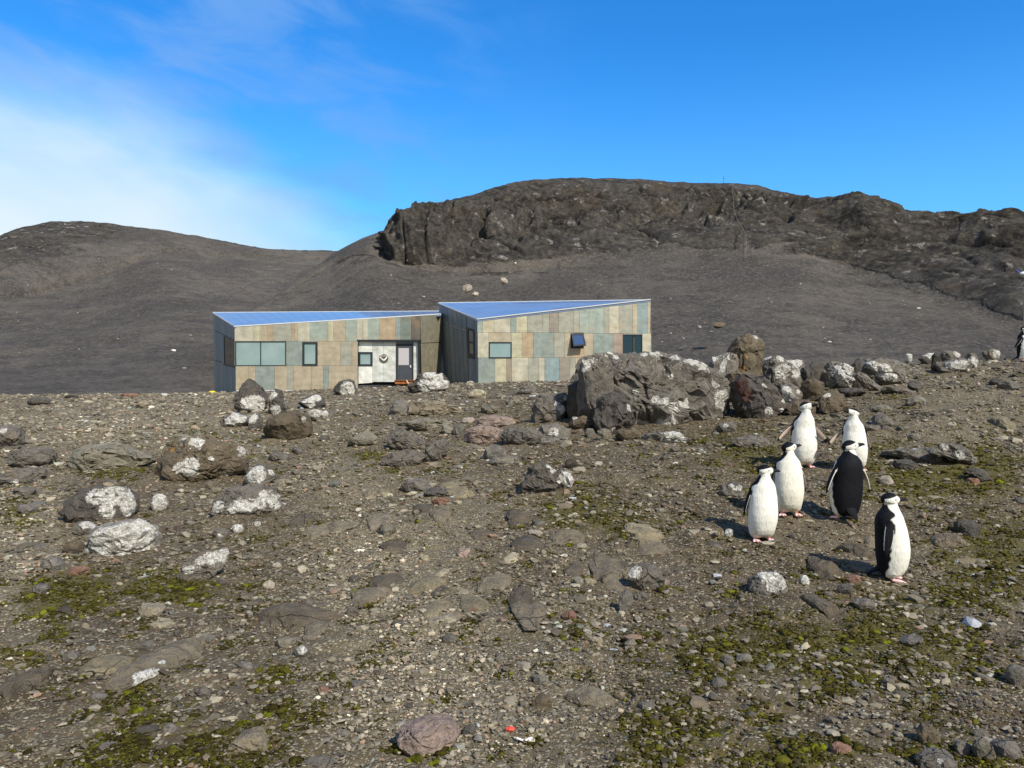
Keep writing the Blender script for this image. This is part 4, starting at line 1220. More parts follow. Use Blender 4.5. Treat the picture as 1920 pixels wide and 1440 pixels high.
rock('rock', "dark brown block filling the gap under the tan pointed boulder", Z4([(920, 300), (930, 235), (1010, 235), (1100, 240), (1110, 290), (1000, 310)]), 'b', (), (), (), 0.8, 4, seed=204, depth=14.2)
rock('rock', "low brown block between rust-stained boulder and lichen-map boulder", Z4([(1275, 330), (1285, 285), (1340, 270), (1400, 300), (1400, 350), (1320, 360)]), 'b', (), (), (), 0.8, 4, seed=205, depth=13.6)
rock('rock', "broken grey chunk under the right end of the great boulder", (1345, 790, 1382, 812), 'g', [(1360, 797, 4)], (), (), 0.8, seed=206)
rock('rock', "low tan-brown rock between the streaked round boulder and great boulder", (1062, 778, 1118, 808), 'b', [(1075, 782, 4)], (), (), 0.8, seed=207)
rock('flat_rock', "thin ledge of rock under the squat rock with one white spot", (985, 818, 1060, 835), 'g', (), (), (), 0.6, seed=208)
rock('stone', "grey stone on the slope between bench-like and round lichen boulders", (945, 742, 985, 760), 'e', (), (), (), 0.8, seed=209)
rock('rock', "wide dull slab half hidden left of the great boulder's foot", (960, 722, 1012, 742), 'g', (), (), (), 0.7, seed=210)
rock('rock', "toppled grey block at the right of the lichen-disc boulder", (1700, 712, 1742, 734), 'g', (), (), (), 0.8, seed=211)
rock('rock', "dark low rock under the diagonal slab", (1575, 725, 1622, 746), 'd', (), (), (), 0.8, seed=212)
rock('rock', "grey rock with frosted top on the skyline left of the lichen-disc boulder", (1478, 672, 1512, 690), 'g', [(1492, 676, 9)], (), (), 0.8, seed=213, depth=16.0)
# --- left group
rock('boulder', "brown overhanging boulder with grey lichen disc and orange flecks", Z5([(820, 640), (840, 560), (872, 468), (935, 368), (1080, 348), (1290, 370), (1392, 420), (1402, 510), (1372, 562), (1300, 592), (1150, 612), (950, 628)]), 'b',
     L5([(1060, 515, 52), (1110, 380, 30), (1372, 440, 27), (990, 548, 19), (1190, 490, 13), (1200, 570, 17), (1030, 358, 30), (1300, 565, 17), (1130, 420, 12)]), L5([(1020, 405, 15), (965, 430, 14)]), (), 0.6, 6, seed=41, speck=.5)
rock('boulder', "dark grey angular boulder with white lichen along its top, upper of the stacked pair", Z5([(357, 800), (388, 690), (480, 652), (700, 628), (745, 622), (772, 740), (765, 815), (560, 838), (395, 840)]), 'd',
     L5([(540, 690, 50), (620, 690, 50), (700, 670, 62), (735, 740, 46), (605, 795, 42), (660, 640, 40)]), (), (), 0.7, 5, seed=42)
rock('boulder', "boulder almost entirely plastered with white lichen, lower of the stacked pair", Z5([(490, 920), (560, 880), (640, 838), (760, 816), (870, 833), (887, 870), (872, 1000), (820, 1037), (700, 1057), (530, 1057), (485, 980)]), 'w',
     L5([(780, 900, 112), (650, 870, 60), (560, 950, 72), (520, 1010, 52), (820, 990, 62), (640, 950, 60), (700, 1035, 35), (590, 1035, 46)]), (), (), 0.7, 5, seed=43)
rock('rock', "small lichen-capped rock squeezed between the stacked pair of boulders", (140, 976, 180, 1005), 'g', [(190, 985, 12), (160, 980, 8)], (), (), 0.8, seed=44)
rock('stone', "small pinkish stone covered in white lichen right of the stacked pair", (281, 926, 316, 959), 'p', [(298, 940, 20)], (), (), 0.8, seed=45)
rock('boulder', "layered grey rock with white lichen patches below the brown overhanging boulder", Z5([(1198, 785), (1258, 690), (1320, 640), (1450, 615), (1510, 648), (1588, 740), (1562, 795), (1400, 820), (1230, 815)]), 'g',
     L5([(1220, 745, 30), (1350, 755, 62), (1365, 800, 32), (1500, 680, 42), (1550, 715, 32), (1480, 725, 28)]), (), (), 0.7, 5, seed=46)
rock('rock', "grey rock with two lichen smears above the layered rock", Z5([(1372, 640), (1380, 540), (1450, 512), (1530, 535), (1555, 590), (1500, 645)]), 'g', L5([(1450, 570, 52), (1450, 525, 24), (1535, 560, 17)]), (), (), 0.8, 4, seed=47)
rock('rock', "wedge-shaped rock with a white lichen crest lying alone on moss", Z5([(1012, 1140), (1070, 1080), (1200, 1000), (1262, 988), (1278, 1040), (1220, 1110), (1130, 1178), (1060, 1173)]), 'g', L5([(1245, 1020, 36), (1180, 1035, 30), (1120, 1058, 25), (1050, 1115, 24), (1200, 1090, 14)]), (), (), 0.7, 5, seed=48)
rock('rock', "brown six-sided stone beside the lichen-plastered boulder", (117, 1009, 155, 1044), 'b', (), (), (), 0.8, seed=49)
rock('rock', "grey humped rock just left of the pinkish tile-shaped stone", (70, 1040, 123, 1074), 'g', (), (), (), 0.8, seed=50)
rock('stone', "pinkish tile-shaped stone on the moss under the stacked pair", Z5([(383, 1120), (430, 1088), (497, 1085), (480, 1120), (440, 1142)]), 'r', (), (), (), 0.8, seed=51)
rock('stone', "round grey stone sitting in bright green moss", (59, 1092, 93, 1116), 'g', (), (), (), 0.9, seed=52)
rock('boulder', "broad flat-topped grey boulder cut near the frame edge", (12, 836, 108, 878), 'g', (), (), (), 0.7, 5, seed=53)
rock('boulder', "dark humped boulder crossing the frame edge above the flat-topped one", (-22, 795, 44, 848), 'g', [(6, 804, 5)], (), (), 0.8, 5, seed=54)
rock('flat_rock', "layered grey slab below the flat-topped boulder", (-12, 876, 94, 911), 'g', [(28, 902, 5)], (), (), 0.7, 5, seed=55)
rock('flat_rock', "large pale flat slab split by a dark diagonal seam on the gravel", Z5([(390, 490), (470, 420), (560, 390), (700, 400), (800, 440), (862, 490), (850, 530), (640, 548), (440, 540)]), 'e', (), (), (), 0.7, 5, seed=56)
rock('stone', "square grey stone in the left moss patch", (29, 944, 66, 965), 'g', (), (), (), 0.9, seed=57)
rock('stone', "flat grey stone on the mossy edge above the square grey stone", (26, 912, 64, 931), 'g', (), (), (), 0.9, seed=58)
rock('boulder', "pointed dark boulder topping the cluster at the hut corner, big lichen patch low down", Z5([(1312, 120), (1335, 58), (1385, 28), (1440, 58), (1492, 100), (1502, 200), (1420, 235), (1340, 195)]), 'd', L5([(1450, 185, 48), (1385, 160, 27), (1430, 150, 20)]), (), (), 0.8, 5, seed=60)
rock('rock', "dark upright rock with lichen rim right of the pointed dark boulder", (500, 728, 538, 782), 'd', [(500, 735, 8), (520, 772, 8), (537, 754, 5)], (), (), 0.8, 4, seed=61)
rock('rock', "low rock with broad lichen cap at the left foot of the corner cluster", Z5([(1238, 290), (1250, 245), (1330, 218), (1402, 225), (1402, 300), (1300, 308)]), 'g', L5([(1340, 245, 52), (1290, 255, 24), (1320, 200, 22)]), (), (), 0.8, 4, seed=62)
rock('rock', "small dark rock with a lichen tongue between cluster boulders", (464, 772, 495, 808), 'd', L5([(1418, 250, 26), (1410, 235, 18)]), (), (), 0.8, 4, seed=63)
rock('boulder', "smooth rounded grey-brown boulder at the front of the corner cluster", Z5([(1485, 370), (1487, 300), (1520, 260), (1560, 232), (1650, 210), (1720, 215), (1748, 270), (1740, 350), (1680, 388), (1560, 392)]), 'b', L5([(1720, 260, 13)]), (), (), 0.8, 5, seed=64, rough=.6)
rock('rock', "dark rock with two white lichen patches under the hut's white base rail", (556, 736, 614, 769), 'd', L5([(1725, 170, 30), (1780, 120, 27), (1790, 100, 16)]), (), (), 0.8, 4, seed=65)
rock('rock', "flat rock with a lichen-edged top right of the rounded grey-brown boulder", (572, 766, 624, 790), 'g', L5([(1770, 215, 32), (1840, 228, 18)]), (), (), 0.7, 4, seed=66)
rock('stone', "upright tan triangular stone alone on the pale gravel near the crest", Z5([(765, 195), (795, 150), (838, 152), (825, 200)]), 't', (), (), (), 0.7, seed=67)
rock('stone', "grey pebble-smooth stone below the rounded grey-brown boulder", (501, 846, 544, 869), 'g', (), (), (), 0.9, seed=68)
rock('stone', "small grey stone uphill of the pebble-smooth stone", (546, 837, 574, 854), 'g', (), (), (), 0.9, seed=69)
rock('flat_rock', "broad flat grey slab flush with gravel left of the bare track", (558, 982, 634, 1018), 'g', (), (), (), None, 4, 'g', seed=70)
rock('stone', "small white lichen-coated stone under the layered rock", (435, 982, 459, 998), 'w', [(446, 988, 14)], (), (), 0.8, seed=71)
rock('stone', "round grey stone with a white fleck under the layered rock", (399, 989, 428, 1009), 'g', [(411, 1008, 5)], (), (), 0.8, seed=72)
rock('stone', "tiny white pebble beside the white lichen-coated stone", (476, 976, 489, 987), 'w', [(482, 981, 10)], (), (), 0.9, seed=73)
rock('stone', "pale pinkish angular stone on brown gravel left of the bare track", (492, 1089, 516, 1106), 'l', (), (), (), 0.8, seed=74)
rock('flat_rock', "thin dark plate of rock on the skyline near the frame edge", (122, 740, 148, 747), 'k', (), (), (), 0.6, seed=75)
rock('rock', "dark mossy lump on the crest left of the tan triangular stone", (48, 742, 98, 762), 'd', (), (), (), 0.7, seed=76)
rock('stone', "whitish stone on the crest left of the hut's slate wall", (301, 737, 319, 744), 'w', [(310, 740, 8)], (), (), 0.8, seed=77)
rock('stone', "reddish flat stone on the crest above the tan triangular stone", (229, 737, 258, 744), 'r', (), (), (), 0.7, seed=78)

# --- middle
rock('boulder', "long squared tan boulder like a bench below the door alcove", Z6([(368, 300), (366, 235), (405, 212), (560, 208), (682, 240), (682, 292), (560, 308), (385, 308)]), 't', [(861, 759, 4)], (), (), 0.45, 5, seed=80)
rock('rock', "tapering grey rock touching the left end of the bench-like boulder", Z6([(262, 285), (300, 230), (380, 205), (385, 285), (320, 303)]), 'g', (), (), (), 0.8, 4, seed=81)
rock('flat_rock', "thin pale slab lying below the bench-like boulder", Z6([(302, 355), (380, 313), (560, 308), (630, 345), (550, 392), (440, 378)]), 'e', (), (), (), 0.5, 5, seed=82)
rock('stone', "wedge stone at the right tip of the thin pale slab", (826, 796, 854, 816), 'e', (), (), (), 0.8, seed=83)
rock('rock', "chunky ridge-backed grey rock left of the long low block", Z6([(253, 420), (280, 375), (335, 370), (380, 395), (435, 430), (475, 480), (405, 498), (300, 480)]), 'g', (), (), (), 0.8, 5, seed=84)
rock('boulder', "long low grey block with a fractured right end in mid slope", Z6([(218, 530), (300, 493), (450, 488), (485, 520), (400, 590), (290, 582), (225, 572)]), 'g', (), (), (), 0.5, 5, seed=85)
rock('rock', "curved grey rock arching up from the long low block", Z6([(428, 540), (465, 490), (520, 430), (572, 428), (602, 465), (596, 510), (540, 548), (480, 572)]), 'g', (), (), (), 0.6, 5, seed=86)
rock('flat_rock', "pinkish tan flat slab uphill of the big notched slab", Z6([(755, 365), (765, 305), (860, 292), (985, 305), (980, 350), (860, 372)]), 'p', (), (), (), 0.6, 4, seed=87)
rock('rock', "broad grey-pink rock left of the big notched slab", Z6([(685, 440), (705, 365), (800, 352), (915, 362), (905, 440), (790, 468)]), 'p', (), (), (), 0.7, 5, seed=88)
rock('flat_rock', "big notched grey slab with a dark crack across its front edge", Z6([(882, 450), (930, 368), (1110, 362), (1152, 410), (1152, 462), (1000, 472), (900, 472)]), 'g', (), (), (), 0.6, 5, seed=89)
rock('stone', "small grey stone left of the broad grey-pink rock", (849, 794, 874, 818), 'g', (), (), (), 0.8, seed=90)
rock('rock', "low triangular tan-grey rock above the mossy patch in mid slope", Z6([(25, 470), (90, 415), (160, 385), (205, 420), (190, 462), (100, 478)]), 'e', (), (), (), 0.7, 4, seed=91)
rock('rock', "crumbly grey rock heap right of the curved grey rock", Z6([(790, 550), (810, 490), (860, 460), (905, 500), (940, 540), (900, 560)]), 'g', (), (), (), 0.8, 4, seed=92)
rock('flat_rock', "thin pale base slab under the crumbly grey heap", (911, 856, 978, 873), 'e', (), (), (), 0.7, 4, seed=93)
rock('boulder', "triangular dark rock edged by a diagonal white lichen stripe", Z6([(1005, 710), (1055, 610), (1110, 568), (1162, 558), (1255, 690), (1245, 745), (1090, 757)]), 'd', L6([(1172, 580, 15), (1188, 605, 15), (1205, 632, 15), (1225, 658, 18)]), (), (), 0.7, 5, seed=94)
rock('rock', "grey rock with a white lichen cap right of the dark triangular rock", Z6([(1200, 640), (1230, 595), (1290, 595), (1312, 650), (1300, 710), (1245, 715)]), 'g', L6([(1275, 640, 38), (1285, 680, 24)]), (), (), 0.8, 4, seed=95)
rock('rock', "small dark jagged rock behind the white-capped grey rock", (1059, 858, 1084, 881), 'k', (), (), (), 0.8, seed=96)
rock('stone', "smooth greenish grey stone alone beside the bare track", Z6([(205, 970), (210, 915), (250, 893), (300, 928), (310, 950), (255, 982)]), 'e', (), (), (), 0.8, 4, seed=97)
rock('rock', "grey angular rock in mid slope between track and long low block", Z6([(328, 690), (390, 648), (460, 655), (520, 700), (470, 722), (370, 735)]), 'g', (), (), (), 0.7, 4, seed=98)
rock('rock', "dark grey rock downhill of the grey angular one", (792, 912, 838, 934), 'd', (), (), (), 0.8, 4, seed=99)
rock('stone', "reddish flat plate of stone below the dark grey mid-slope rock", (809, 932, 848, 946), 'r', (), (), (), 0.7, seed=100)
rock('boulder', "dark-sided boulder frosted with white lichen beside the orange doorstep", Z6([(365, 150), (420, 105), (470, 58), (570, 53), (615, 110), (605, 145), (480, 172), (415, 165)]), 'd', L6([(460, 135, 42), (510, 65, 34), (550, 115, 48), (590, 120, 32), (550, 72, 28), (505, 140, 30), (485, 60, 20)]), (), (), 0.7, 5, seed=101)
rock('rock', "flat-backed dark rock in front of the hut's shaded inner wall", Z6([(712, 95), (718, 58), (765, 43), (862, 53), (897, 75), (870, 103), (735, 100)]), 'g', (), (), (), 0.7, 4, seed=102)
rock('rock', "small dark rock behind the flat-backed one, touching the cladding", (917, 687, 941, 704), 'd', (), (), (), 0.8, seed=103)
rock('rock', "split grey rock right of the flat-backed dark rock", (936, 689, 972, 715), 'g', (), (), (), 0.8, seed=104)
rock('flat_rock', "tilted roof-shaped dark slab below the blue cladding panel", Z6([(1003, 103), (1008, 52), (1060, 22), (1150, -2), (1228, 40), (1165, 92)]), 'd', (), (), (), 0.6, 5, seed=105)
rock('rock', "grey rock between the roof-shaped slab and the great boulder", (1050, 688, 1083, 706), 'g', (), (), (), 0.8, seed=106)
rock('stone', "bright white flat stone beneath the roof-shaped slab", (1021, 706, 1038, 713), 'w', [(1030, 709, 12)], (), (), 0.7, seed=107)
rock('stone', "yellowish stone downhill of the flat-backed dark rock", (876, 729, 913, 748), 'y', (), (), (), 0.8, seed=108)
rock('rock', "peaked dark rock with a pale lichen face at the alcove's left edge", Z6([(-45, 120), (-20, 95), (45, 92), (85, 140), (75, 180), (0, 188), (-50, 165)]), 'd', L6([(45, 150, 32), (25, 130, 18), (60, 170, 16)]), (), (), 0.7, 4, seed=109)
rock('rock', "row-like low rock whitened by lichen under the emblem", (702, 709, 741, 722), 'w', [(712, 716, 12), (730, 714, 12), (720, 718, 8)], (), (), 0.7, 4, seed=110)
rock('rock', "tan-grey block uphill of the pinkish tan flat slab", (901, 758, 938, 778), 'e', (), (), (), 0.8, seed=111)
rock('flat_rock', "flush grey bedrock slab with a tan lower edge", [(1103, 1088), (1105, 1040), (1125, 1025), (1150, 1040), (1175, 1055), (1162, 1097), (1130, 1094)], 'g', (), (), (), None, 5, 'g', seed=112)
rock('rock', "grey bedrock dome with one white lichen disc", [(1173, 1090), (1180, 1062), (1215, 1055), (1240, 1072), (1246, 1095), (1215, 1108)], 'g', [(1186, 1069, 11)], (), (), 0.7, 5, seed=113)
rock('flat_rock', "flush grey bedrock uphill of the dome with one lichen disc", (1188, 1014, 1262, 1050), 'g', (), (), (), None, 4, 'g', seed=114)
rock('flat_rock', "crumbling dark bedrock left of the tan-edged slab", (1058, 1052, 1097, 1090), 'd', (), (), (), None, 4, 'g', seed=115)
rock('flat_rock', "cream-edged thin plate lying on the bare track", Z6([(525, 1205), (560, 1175), (655, 1158), (600, 1195), (540, 1212)]), 'y', (), (), (), None, 4, 'g', seed=116, dome=.25)
rock('flat_rock', "long cream plate of stone uphill right of the cream-edged one", (942, 1040, 979, 1056), 'y', (), (), (), None, 3, 'g', seed=117, dome=.25)
rock('stone', "cream stone at the left edge of the bare track", (787, 1039, 807, 1053), 'y', (), (), (), 0.7, seed=118)
rock('flat_rock', "jumbled grey bedrock knuckle near the middle of the slope", (806, 950, 855, 985), 'g', (), (), (), None, 4, 'g', seed=119, dome=.3)

# --- right side
rock('boulder', "broad flat slate-grey slab on moss right of the penguins", [(1650, 848), (1690, 840), (1740, 838), (1778, 850), (1768, 866), (1720, 871), (1690, 862)], 'g', [(1717, 838, 4)], (), (), 0.6, 5, seed=120)
rock('rock', "small dark rock in front of the broad slate-grey slab", (1677, 860, 1722, 882), 'd', (), (), (), 0.8, 4, seed=121)
rock('rock', "grey ridge rock with a white splash right of the slate-grey slab", [(1742, 848), (1750, 830), (1790, 838), (1815, 845), (1834, 868), (1812, 876), (1795, 858)], 'g', [(1802, 850, 7), (1775, 838, 5), (1768, 833, 4)], (), (), 0.6, 5, seed=122)
rock('rock', "dark snout-shaped rock beside the red stone", [(1800, 880), (1825, 876), (1852, 884), (1866, 902), (1850, 908), (1822, 890)], 'd', (), (), (), 0.6, 4, seed=123)
rock('stone', "red brick-coloured stone beside the snout-shaped rock", (1812, 895, 1837, 908), 'r', (), (), (), 0.8, seed=124)
rock('rock', "grey dome-shaped rock right of the black-backed penguin's neighbour", [(1632, 800), (1640, 780), (1655, 775), (1675, 790), (1668, 800), (1650, 804)], 'g', (), (), (), 0.8, 4, seed=125)
rock('stone', "grey stone under the dome-shaped rock", (1620, 794, 1649, 811), 'g', (), (), (), 0.8, seed=126)
rock('stone', "small egg-like grey stone right of the dome-shaped rock", (1654, 798, 1675, 809), 'g', (), (), (), 0.8, seed=127)
rock('flat_rock', "flat tan-grey stone further right of the egg-like stone", (1683, 798, 1709, 808), 'e', (), (), (), 0.8, seed=128)
rock('rock', "layered tan rock uphill of the dome-shaped rock", (1633, 757, 1678, 778), 'e', (), (), (), 0.7, 4, seed=129)
rock('flat_rock', "pale slab in the gravel uphill right of the layered tan rock", (1696, 743, 1741, 762), 'e', (), (), (), 0.7, 4, seed=130)
rock('stone', "grey stone resting on moss uphill of the slate-grey slab", (1700, 813, 1728, 826), 'e', (), (), (), 0.8, seed=131)
rock('rock', "grey rock with white bird-lime streaks at the right skyline cluster front", [(1754, 690), (1768, 676), (1800, 672), (1822, 684), (1824, 699), (1780, 701)], 'g', [(1778, 686, 5), (1795, 683, 8), (1812, 688, 7), (1819, 692, 4)], (), (), 0.7, 4, seed=132)
rock('flat_rock', "tilted grey slab at the back of the right skyline cluster", [(1762, 668), (1772, 657), (1798, 658), (1803, 672), (1780, 678)], 'g', [(1797, 662, 5)], (), (), 0.7, 4, seed=133, depth=17.5)
rock('rock', "rounded rock with white streaks at the right end of the skyline cluster", (1806, 660, 1836, 693), 'g', [(1824, 675, 6), (1832, 682, 6), (1828, 690, 3)], (), (), 0.8, 4, seed=134)
rock('rock', "dark pointed fin in the right skyline cluster", [(1746, 684), (1752, 664), (1758, 658), (1764, 682)], 'k', (), (), (), 0.8, 3, seed=135, depth=17.0)
rock('rock', "dark rock with a white top plate at the left of the skyline cluster", (1721, 660, 1765, 684), 'd', [(1745, 661, 10), (1737, 659, 6)], (), (), 0.7, 4, seed=136)
rock('stone', "white chip of stone on the right skyline", (1697, 663, 1713, 669), 'w', [(1705, 666, 10)], (), (), 0.7, seed=137)
rock('rock', "low mound of rock with a white end just left of the edge penguin", (1838, 653, 1878, 667), 'g', [(1870, 662, 6)], (), (), 0.7, 4, seed=138)
rock('rock', "flat grey block on the gravel below the edge penguin", [(1872, 722), (1885, 713), (1906, 716), (1912, 728), (1890, 733)], 'g', (), (), (), 0.7, 4, seed=139)
rock('rock', "small dark block left of the flat grey block", (1855, 710, 1882, 723), 'd', (), (), (), 0.8, seed=140)
rock('flat_rock', "flat pale tan plate below the flat grey block", (1891, 732, 1915, 740), 'y', (), (), (), 0.7, seed=141)
rock('flat_rock', "broad weathered slab at the right edge of the gravel bank", (1858, 785, 1915, 808), 'e', (), (), (), None, 4, 'g', seed=142, dome=.3)
rock('rock', "rounded rock with dripping white lichen in front of the nearest penguins", [(1403, 1092), (1422, 1072), (1460, 1070), (1480, 1092), (1462, 1113), (1425, 1121), (1408, 1110)], 'g', [(1440, 1078, 13), (1462, 1090, 12), (1448, 1096, 9), (1472, 1092, 9), (1428, 1074, 7)], (), (), 0.8, 5, seed=143)
rock('stone', "small white-crusted stone right of the dripping-lichen rock", (1497, 1077, 1516, 1097), 'w', [(1508, 1086, 12)], (), (), 0.8, seed=144)
rock('rock', "dark crumbly rock behind the white-crusted stone", (1516, 1050, 1572, 1092), 'd', (), (), (), None, 4, 'g', seed=145, dome=.4)
rock('stone', "dark grey stone left of the rightmost standing penguin's feet", (1569, 1093, 1601, 1116), 'd', (), (), (), 0.8, seed=146)
rock('rock', "broken dark bedrock in the mossy ground below the penguins", (1503, 1113, 1557, 1156), 'd', (), (), (), None, 4, 'g', seed=147, dome=.35)
rock('stone', "smooth grey stone bordering the moss below the broken bedrock", (1598, 1121, 1642, 1144), 'g', (), (), (), 0.8, 4, seed=148)
rock('flat_rock', "flush grey bedrock right of the rightmost penguin's belly", (1735, 1000, 1812, 1032), 'g', (), (), (), None, 4, 'g', seed=149, dome=.25)
rock('rock', "dark round-topped rock with a right-hand spur beyond the rightmost penguin", [(1788, 995), (1795, 978), (1812, 973), (1832, 990), (1836, 1006), (1815, 1008)], 'd', (), (), (), 0.7, 4, seed=150)
rock('flat_rock', "pale flat bedrock low right of the rightmost penguin", (1783, 1045, 1847, 1067), 'e', [(1790, 1049, 4)], (), (), None, 4, 'g', seed=151, dome=.25)
rock('rock', "dark grey rock at the shadow's edge beside the rightmost penguin's tail", (1580, 1020, 1640, 1052), 'd', (), (), (), None, 4, 'g', seed=152, dome=.45)
rock('rock', "grey rock with pale flecks left of the left-front penguin", (1350, 900, 1398, 932), 'g', [(1370, 908, 4), (1386, 912, 5), (1379, 918, 3)], (), (), 0.8, 4, seed=153)
rock('stone', "white-blotched stone at the left-front penguin's left foot", (1357, 990, 1377, 1006), 'g', [(1366, 996, 8)], (), (), 0.8, seed=154)
rock('stone', "light tan pointed stone on mossless gravel at centre right", (1104, 1193, 1131, 1210), 'y', (), (), (), 0.8, seed=155)
rock('stone', "clean white oval stone on the lower gravel", (969, 1241, 996, 1256), 'l', (), (), (), 0.8, seed=156)
rock('flat_rock', "flat dark grey slab sunk in gravel below the clean white oval stone", [(1050, 1300), (1090, 1288), (1140, 1300), (1156, 1325), (1130, 1332), (1080, 1312)], 'g', (), (), (), None, 4, 'g', seed=157, dome=.3)
rock('stone', "blue-grey upright stone amid the lower right moss", (1351, 1228, 1376, 1251), 'g', (), (), (), 0.8, seed=158)
rock('stone', "flat grey stone in lower gravel left of the blue-grey upright one", (1199, 1311, 1231, 1331), 'g', (), (), (), 0.8, seed=159)
rock('rock', "brownish rounded rock in the lower right corner", [(1718, 1375), (1728, 1358), (1750, 1362), (1764, 1385), (1755, 1402), (1730, 1398)], 'b', (), (), (), 0.8, 4, seed=160)
rock('boulder', "grey domed boulder cut by the bottom frame edge at right", (1717, 1408, 1797, 1452), 'g', [(1760, 1425, 4)], (), (), 0.8, 5, seed=161)
rock('rock', "grey angular rock right of the brownish rounded rock", (1786, 1386, 1824, 1417), 'g', (), (), (), 0.8, 4, seed=162)
rock('rock', "pale fractured rock between angular neighbours in the lower right corner", (1823, 1383, 1862, 1427), 'e', (), (), (), 0.8, 4, seed=163)
rock('rock', "fractured grey rock nearest the lower right corner", (1858, 1383, 1914, 1428), 'g', (), (), (), 0.8, 4, seed=164)
rock('rock', "grey rock cut by the right frame edge in the lower moss", (1888, 1248, 1930, 1287), 'g', (), (), (), 0.8, 4, seed=165)
rock('stone', "upright weathered stone below the tan-edged bedrock slab", (1159, 1108, 1187, 1151), 'g', (), (), (), 0.7, 4, seed=166)
rock('stone', "small weathered stone right of the upright weathered one", (1186, 1109, 1216, 1129), 'g', (), (), (), 0.8, seed=167)
rock('flat_rock', "dark blue-grey fractured bedrock at the right border of the track", [(950, 1125), (965, 1105), (990, 1098), (1005, 1120), (1000, 1148), (970, 1155)], 'd', (), (), (), None, 4, 'g', seed=168, dome=.4)

# --- near ground
rock('boulder', "pinkish flat-faced boulder at the bottom with moss under its edge", [(735, 1382), (780, 1352), (850, 1349), (863, 1385), (845, 1402), (800, 1420), (770, 1405)], 'p', (), (), (), 0.9, 5, seed=177, rough=1.0, planes=6)
rock('stone', "dark grey chip beside the pinkish flat-faced boulder", (866, 1359, 894, 1383), 'd', (), (), (), 0.7, seed=171)
rock('flat_rock', "olive bedrock slab with a hairline joint on the track", [(795, 1160), (800, 1130), (840, 1125), (852, 1140), (850, 1158)], 'e', (), (), (), None, 4, 'g', seed=172, dome=.2)
rock('flat_rock', "olive and rust flush bedrock right of the jointed slab", (858, 1113, 924, 1156), 'e', (), (), [(890, 1145, 14)], None, 4, 'g', seed=173, dome=.2)
rock('flat_rock', "cream-rimmed lower step of the olive bedrock", [(797, 1178), (800, 1160), (850, 1155), (858, 1166), (825, 1175)], 'y', (), (), (), None, 4, 'g', seed=174, dome=.2)
rock('boulder', "worn bedrock hump with a dead-white lichen blot at its tip", [(250, 1290), (258, 1235), (275, 1205), (330, 1200), (362, 1235), (340, 1270), (290, 1297)], 'g', [(277, 1275, 19), (285, 1264, 13), (308, 1238, 6), (293, 1254, 4)], (), (), None, 5, 'g', seed=175, dome=.3)
rock('boulder', "dark ribbed bedrock mass near the lower left", (15, 1248, 97, 1326), 'd', (), (), (), None, 5, 'g', seed=176, dome=.35)
rock('boulder', "grey cracked dome rising from moss near the bottom", (428, 1368, 518, 1422), 'g', (), (), (), None, 5, 'g', seed=177, dome=.4)
rock('stone', "square-cut grey stone in the soil above the grey cracked dome", (369, 1288, 396, 1313), 'g', (), (), (), 0.8, seed=178)
rock('rock', "grey-green rock in the soil right of the worn bedrock hump", (513, 1193, 557, 1212), 'e', (), (), (), 0.8, 4, seed=179)
rock('stone', "stone with a single chalk-white spot right of the grey-green rock", (551, 1209, 581, 1233), 'g', [(565, 1217, 7)], (), (), 0.8, 4, seed=180)
rock('stone', "round grey stone left of the worn bedrock hump", (121, 1219, 149, 1241), 'g', (), (), (), 0.9, seed=181)
rock('stone', "half-buried grey stone below the worn bedrock hump", (169, 1299, 201, 1316), 'g', (), (), (), 0.8, seed=182)
rock('flat_rock', "tan layered plate above the worn bedrock hump", (279, 1158, 326, 1181), 'y', (), (), (), None, 4, 'g', seed=183, dome=.3)
rock('rock', "flat grey rock cut by the bottom edge left of the pinkish boulder", (570, 1416, 632, 1446), 'g', (), (), (), 0.8, 4, seed=184)
rock('rock', "pale grey flat stone between the bedrock hump and the soil", (367, 1189, 406, 1211), 'e', (), (), (), 0.8, 4, seed=185)
rock('flat_rock', "long dark bedrock rib in the left soil", [(475, 1175), (490, 1145), (560, 1138), (635, 1150), (630, 1178), (540, 1188)], 'd', (), (), (), None, 5, 'g', seed=186, dome=.3)
rock('stone', "dark rounded pebble in moss left of the long bedrock rib", (402, 1085, 424, 1099), 'd', (), (), (), 0.9, seed=187)

# three rocks far up on the scree
for lab, sh, c_ in (("largest pale rock high on the scree behind the right wing", (866, 533, 886, 547), 'l'), ("pale rock highest of the scree group behind the roof", (938, 520, 952, 534), 'l'), ("small pale rock lowest of the scree group, just over the roof", (884, 546, 898, 556), 'l'), ("brown flat boulder alone on the scree right of the hut", (1335, 604, 1360, 616), 'o'), ("white stone left of the brown flat boulder on the scree", (1305, 610, 1317, 617), 'w')):
    dpt = 88 if sh[1] < 560 else 66
    rock('boulder', lab, sh, c_, (), (), (), 0.8, 3, depth=dpt)
# ------------------------------------------------------------------ gravel (nobody could count it) and moss
def scatter_points(n, pxr, Yr, rg, power=1.0):
    u = (rg.uniform(pxr[0], pxr[1], n) - 960) / F
    Y = np.exp(rg.uniform(math.log(Yr[0]), math.log(Yr[1]), n))
    x = u * Y
    return x, Y


def clear_of_rocks(x, y, k=0.55):
    ok = np.ones(len(x), bool)
    for (rx, ry, rr) in ROCK_POS:
        if rr > 0.12: ok &= ((x - rx) ** 2 + (y - ry) ** 2) > (rr * k) ** 2
    return ok


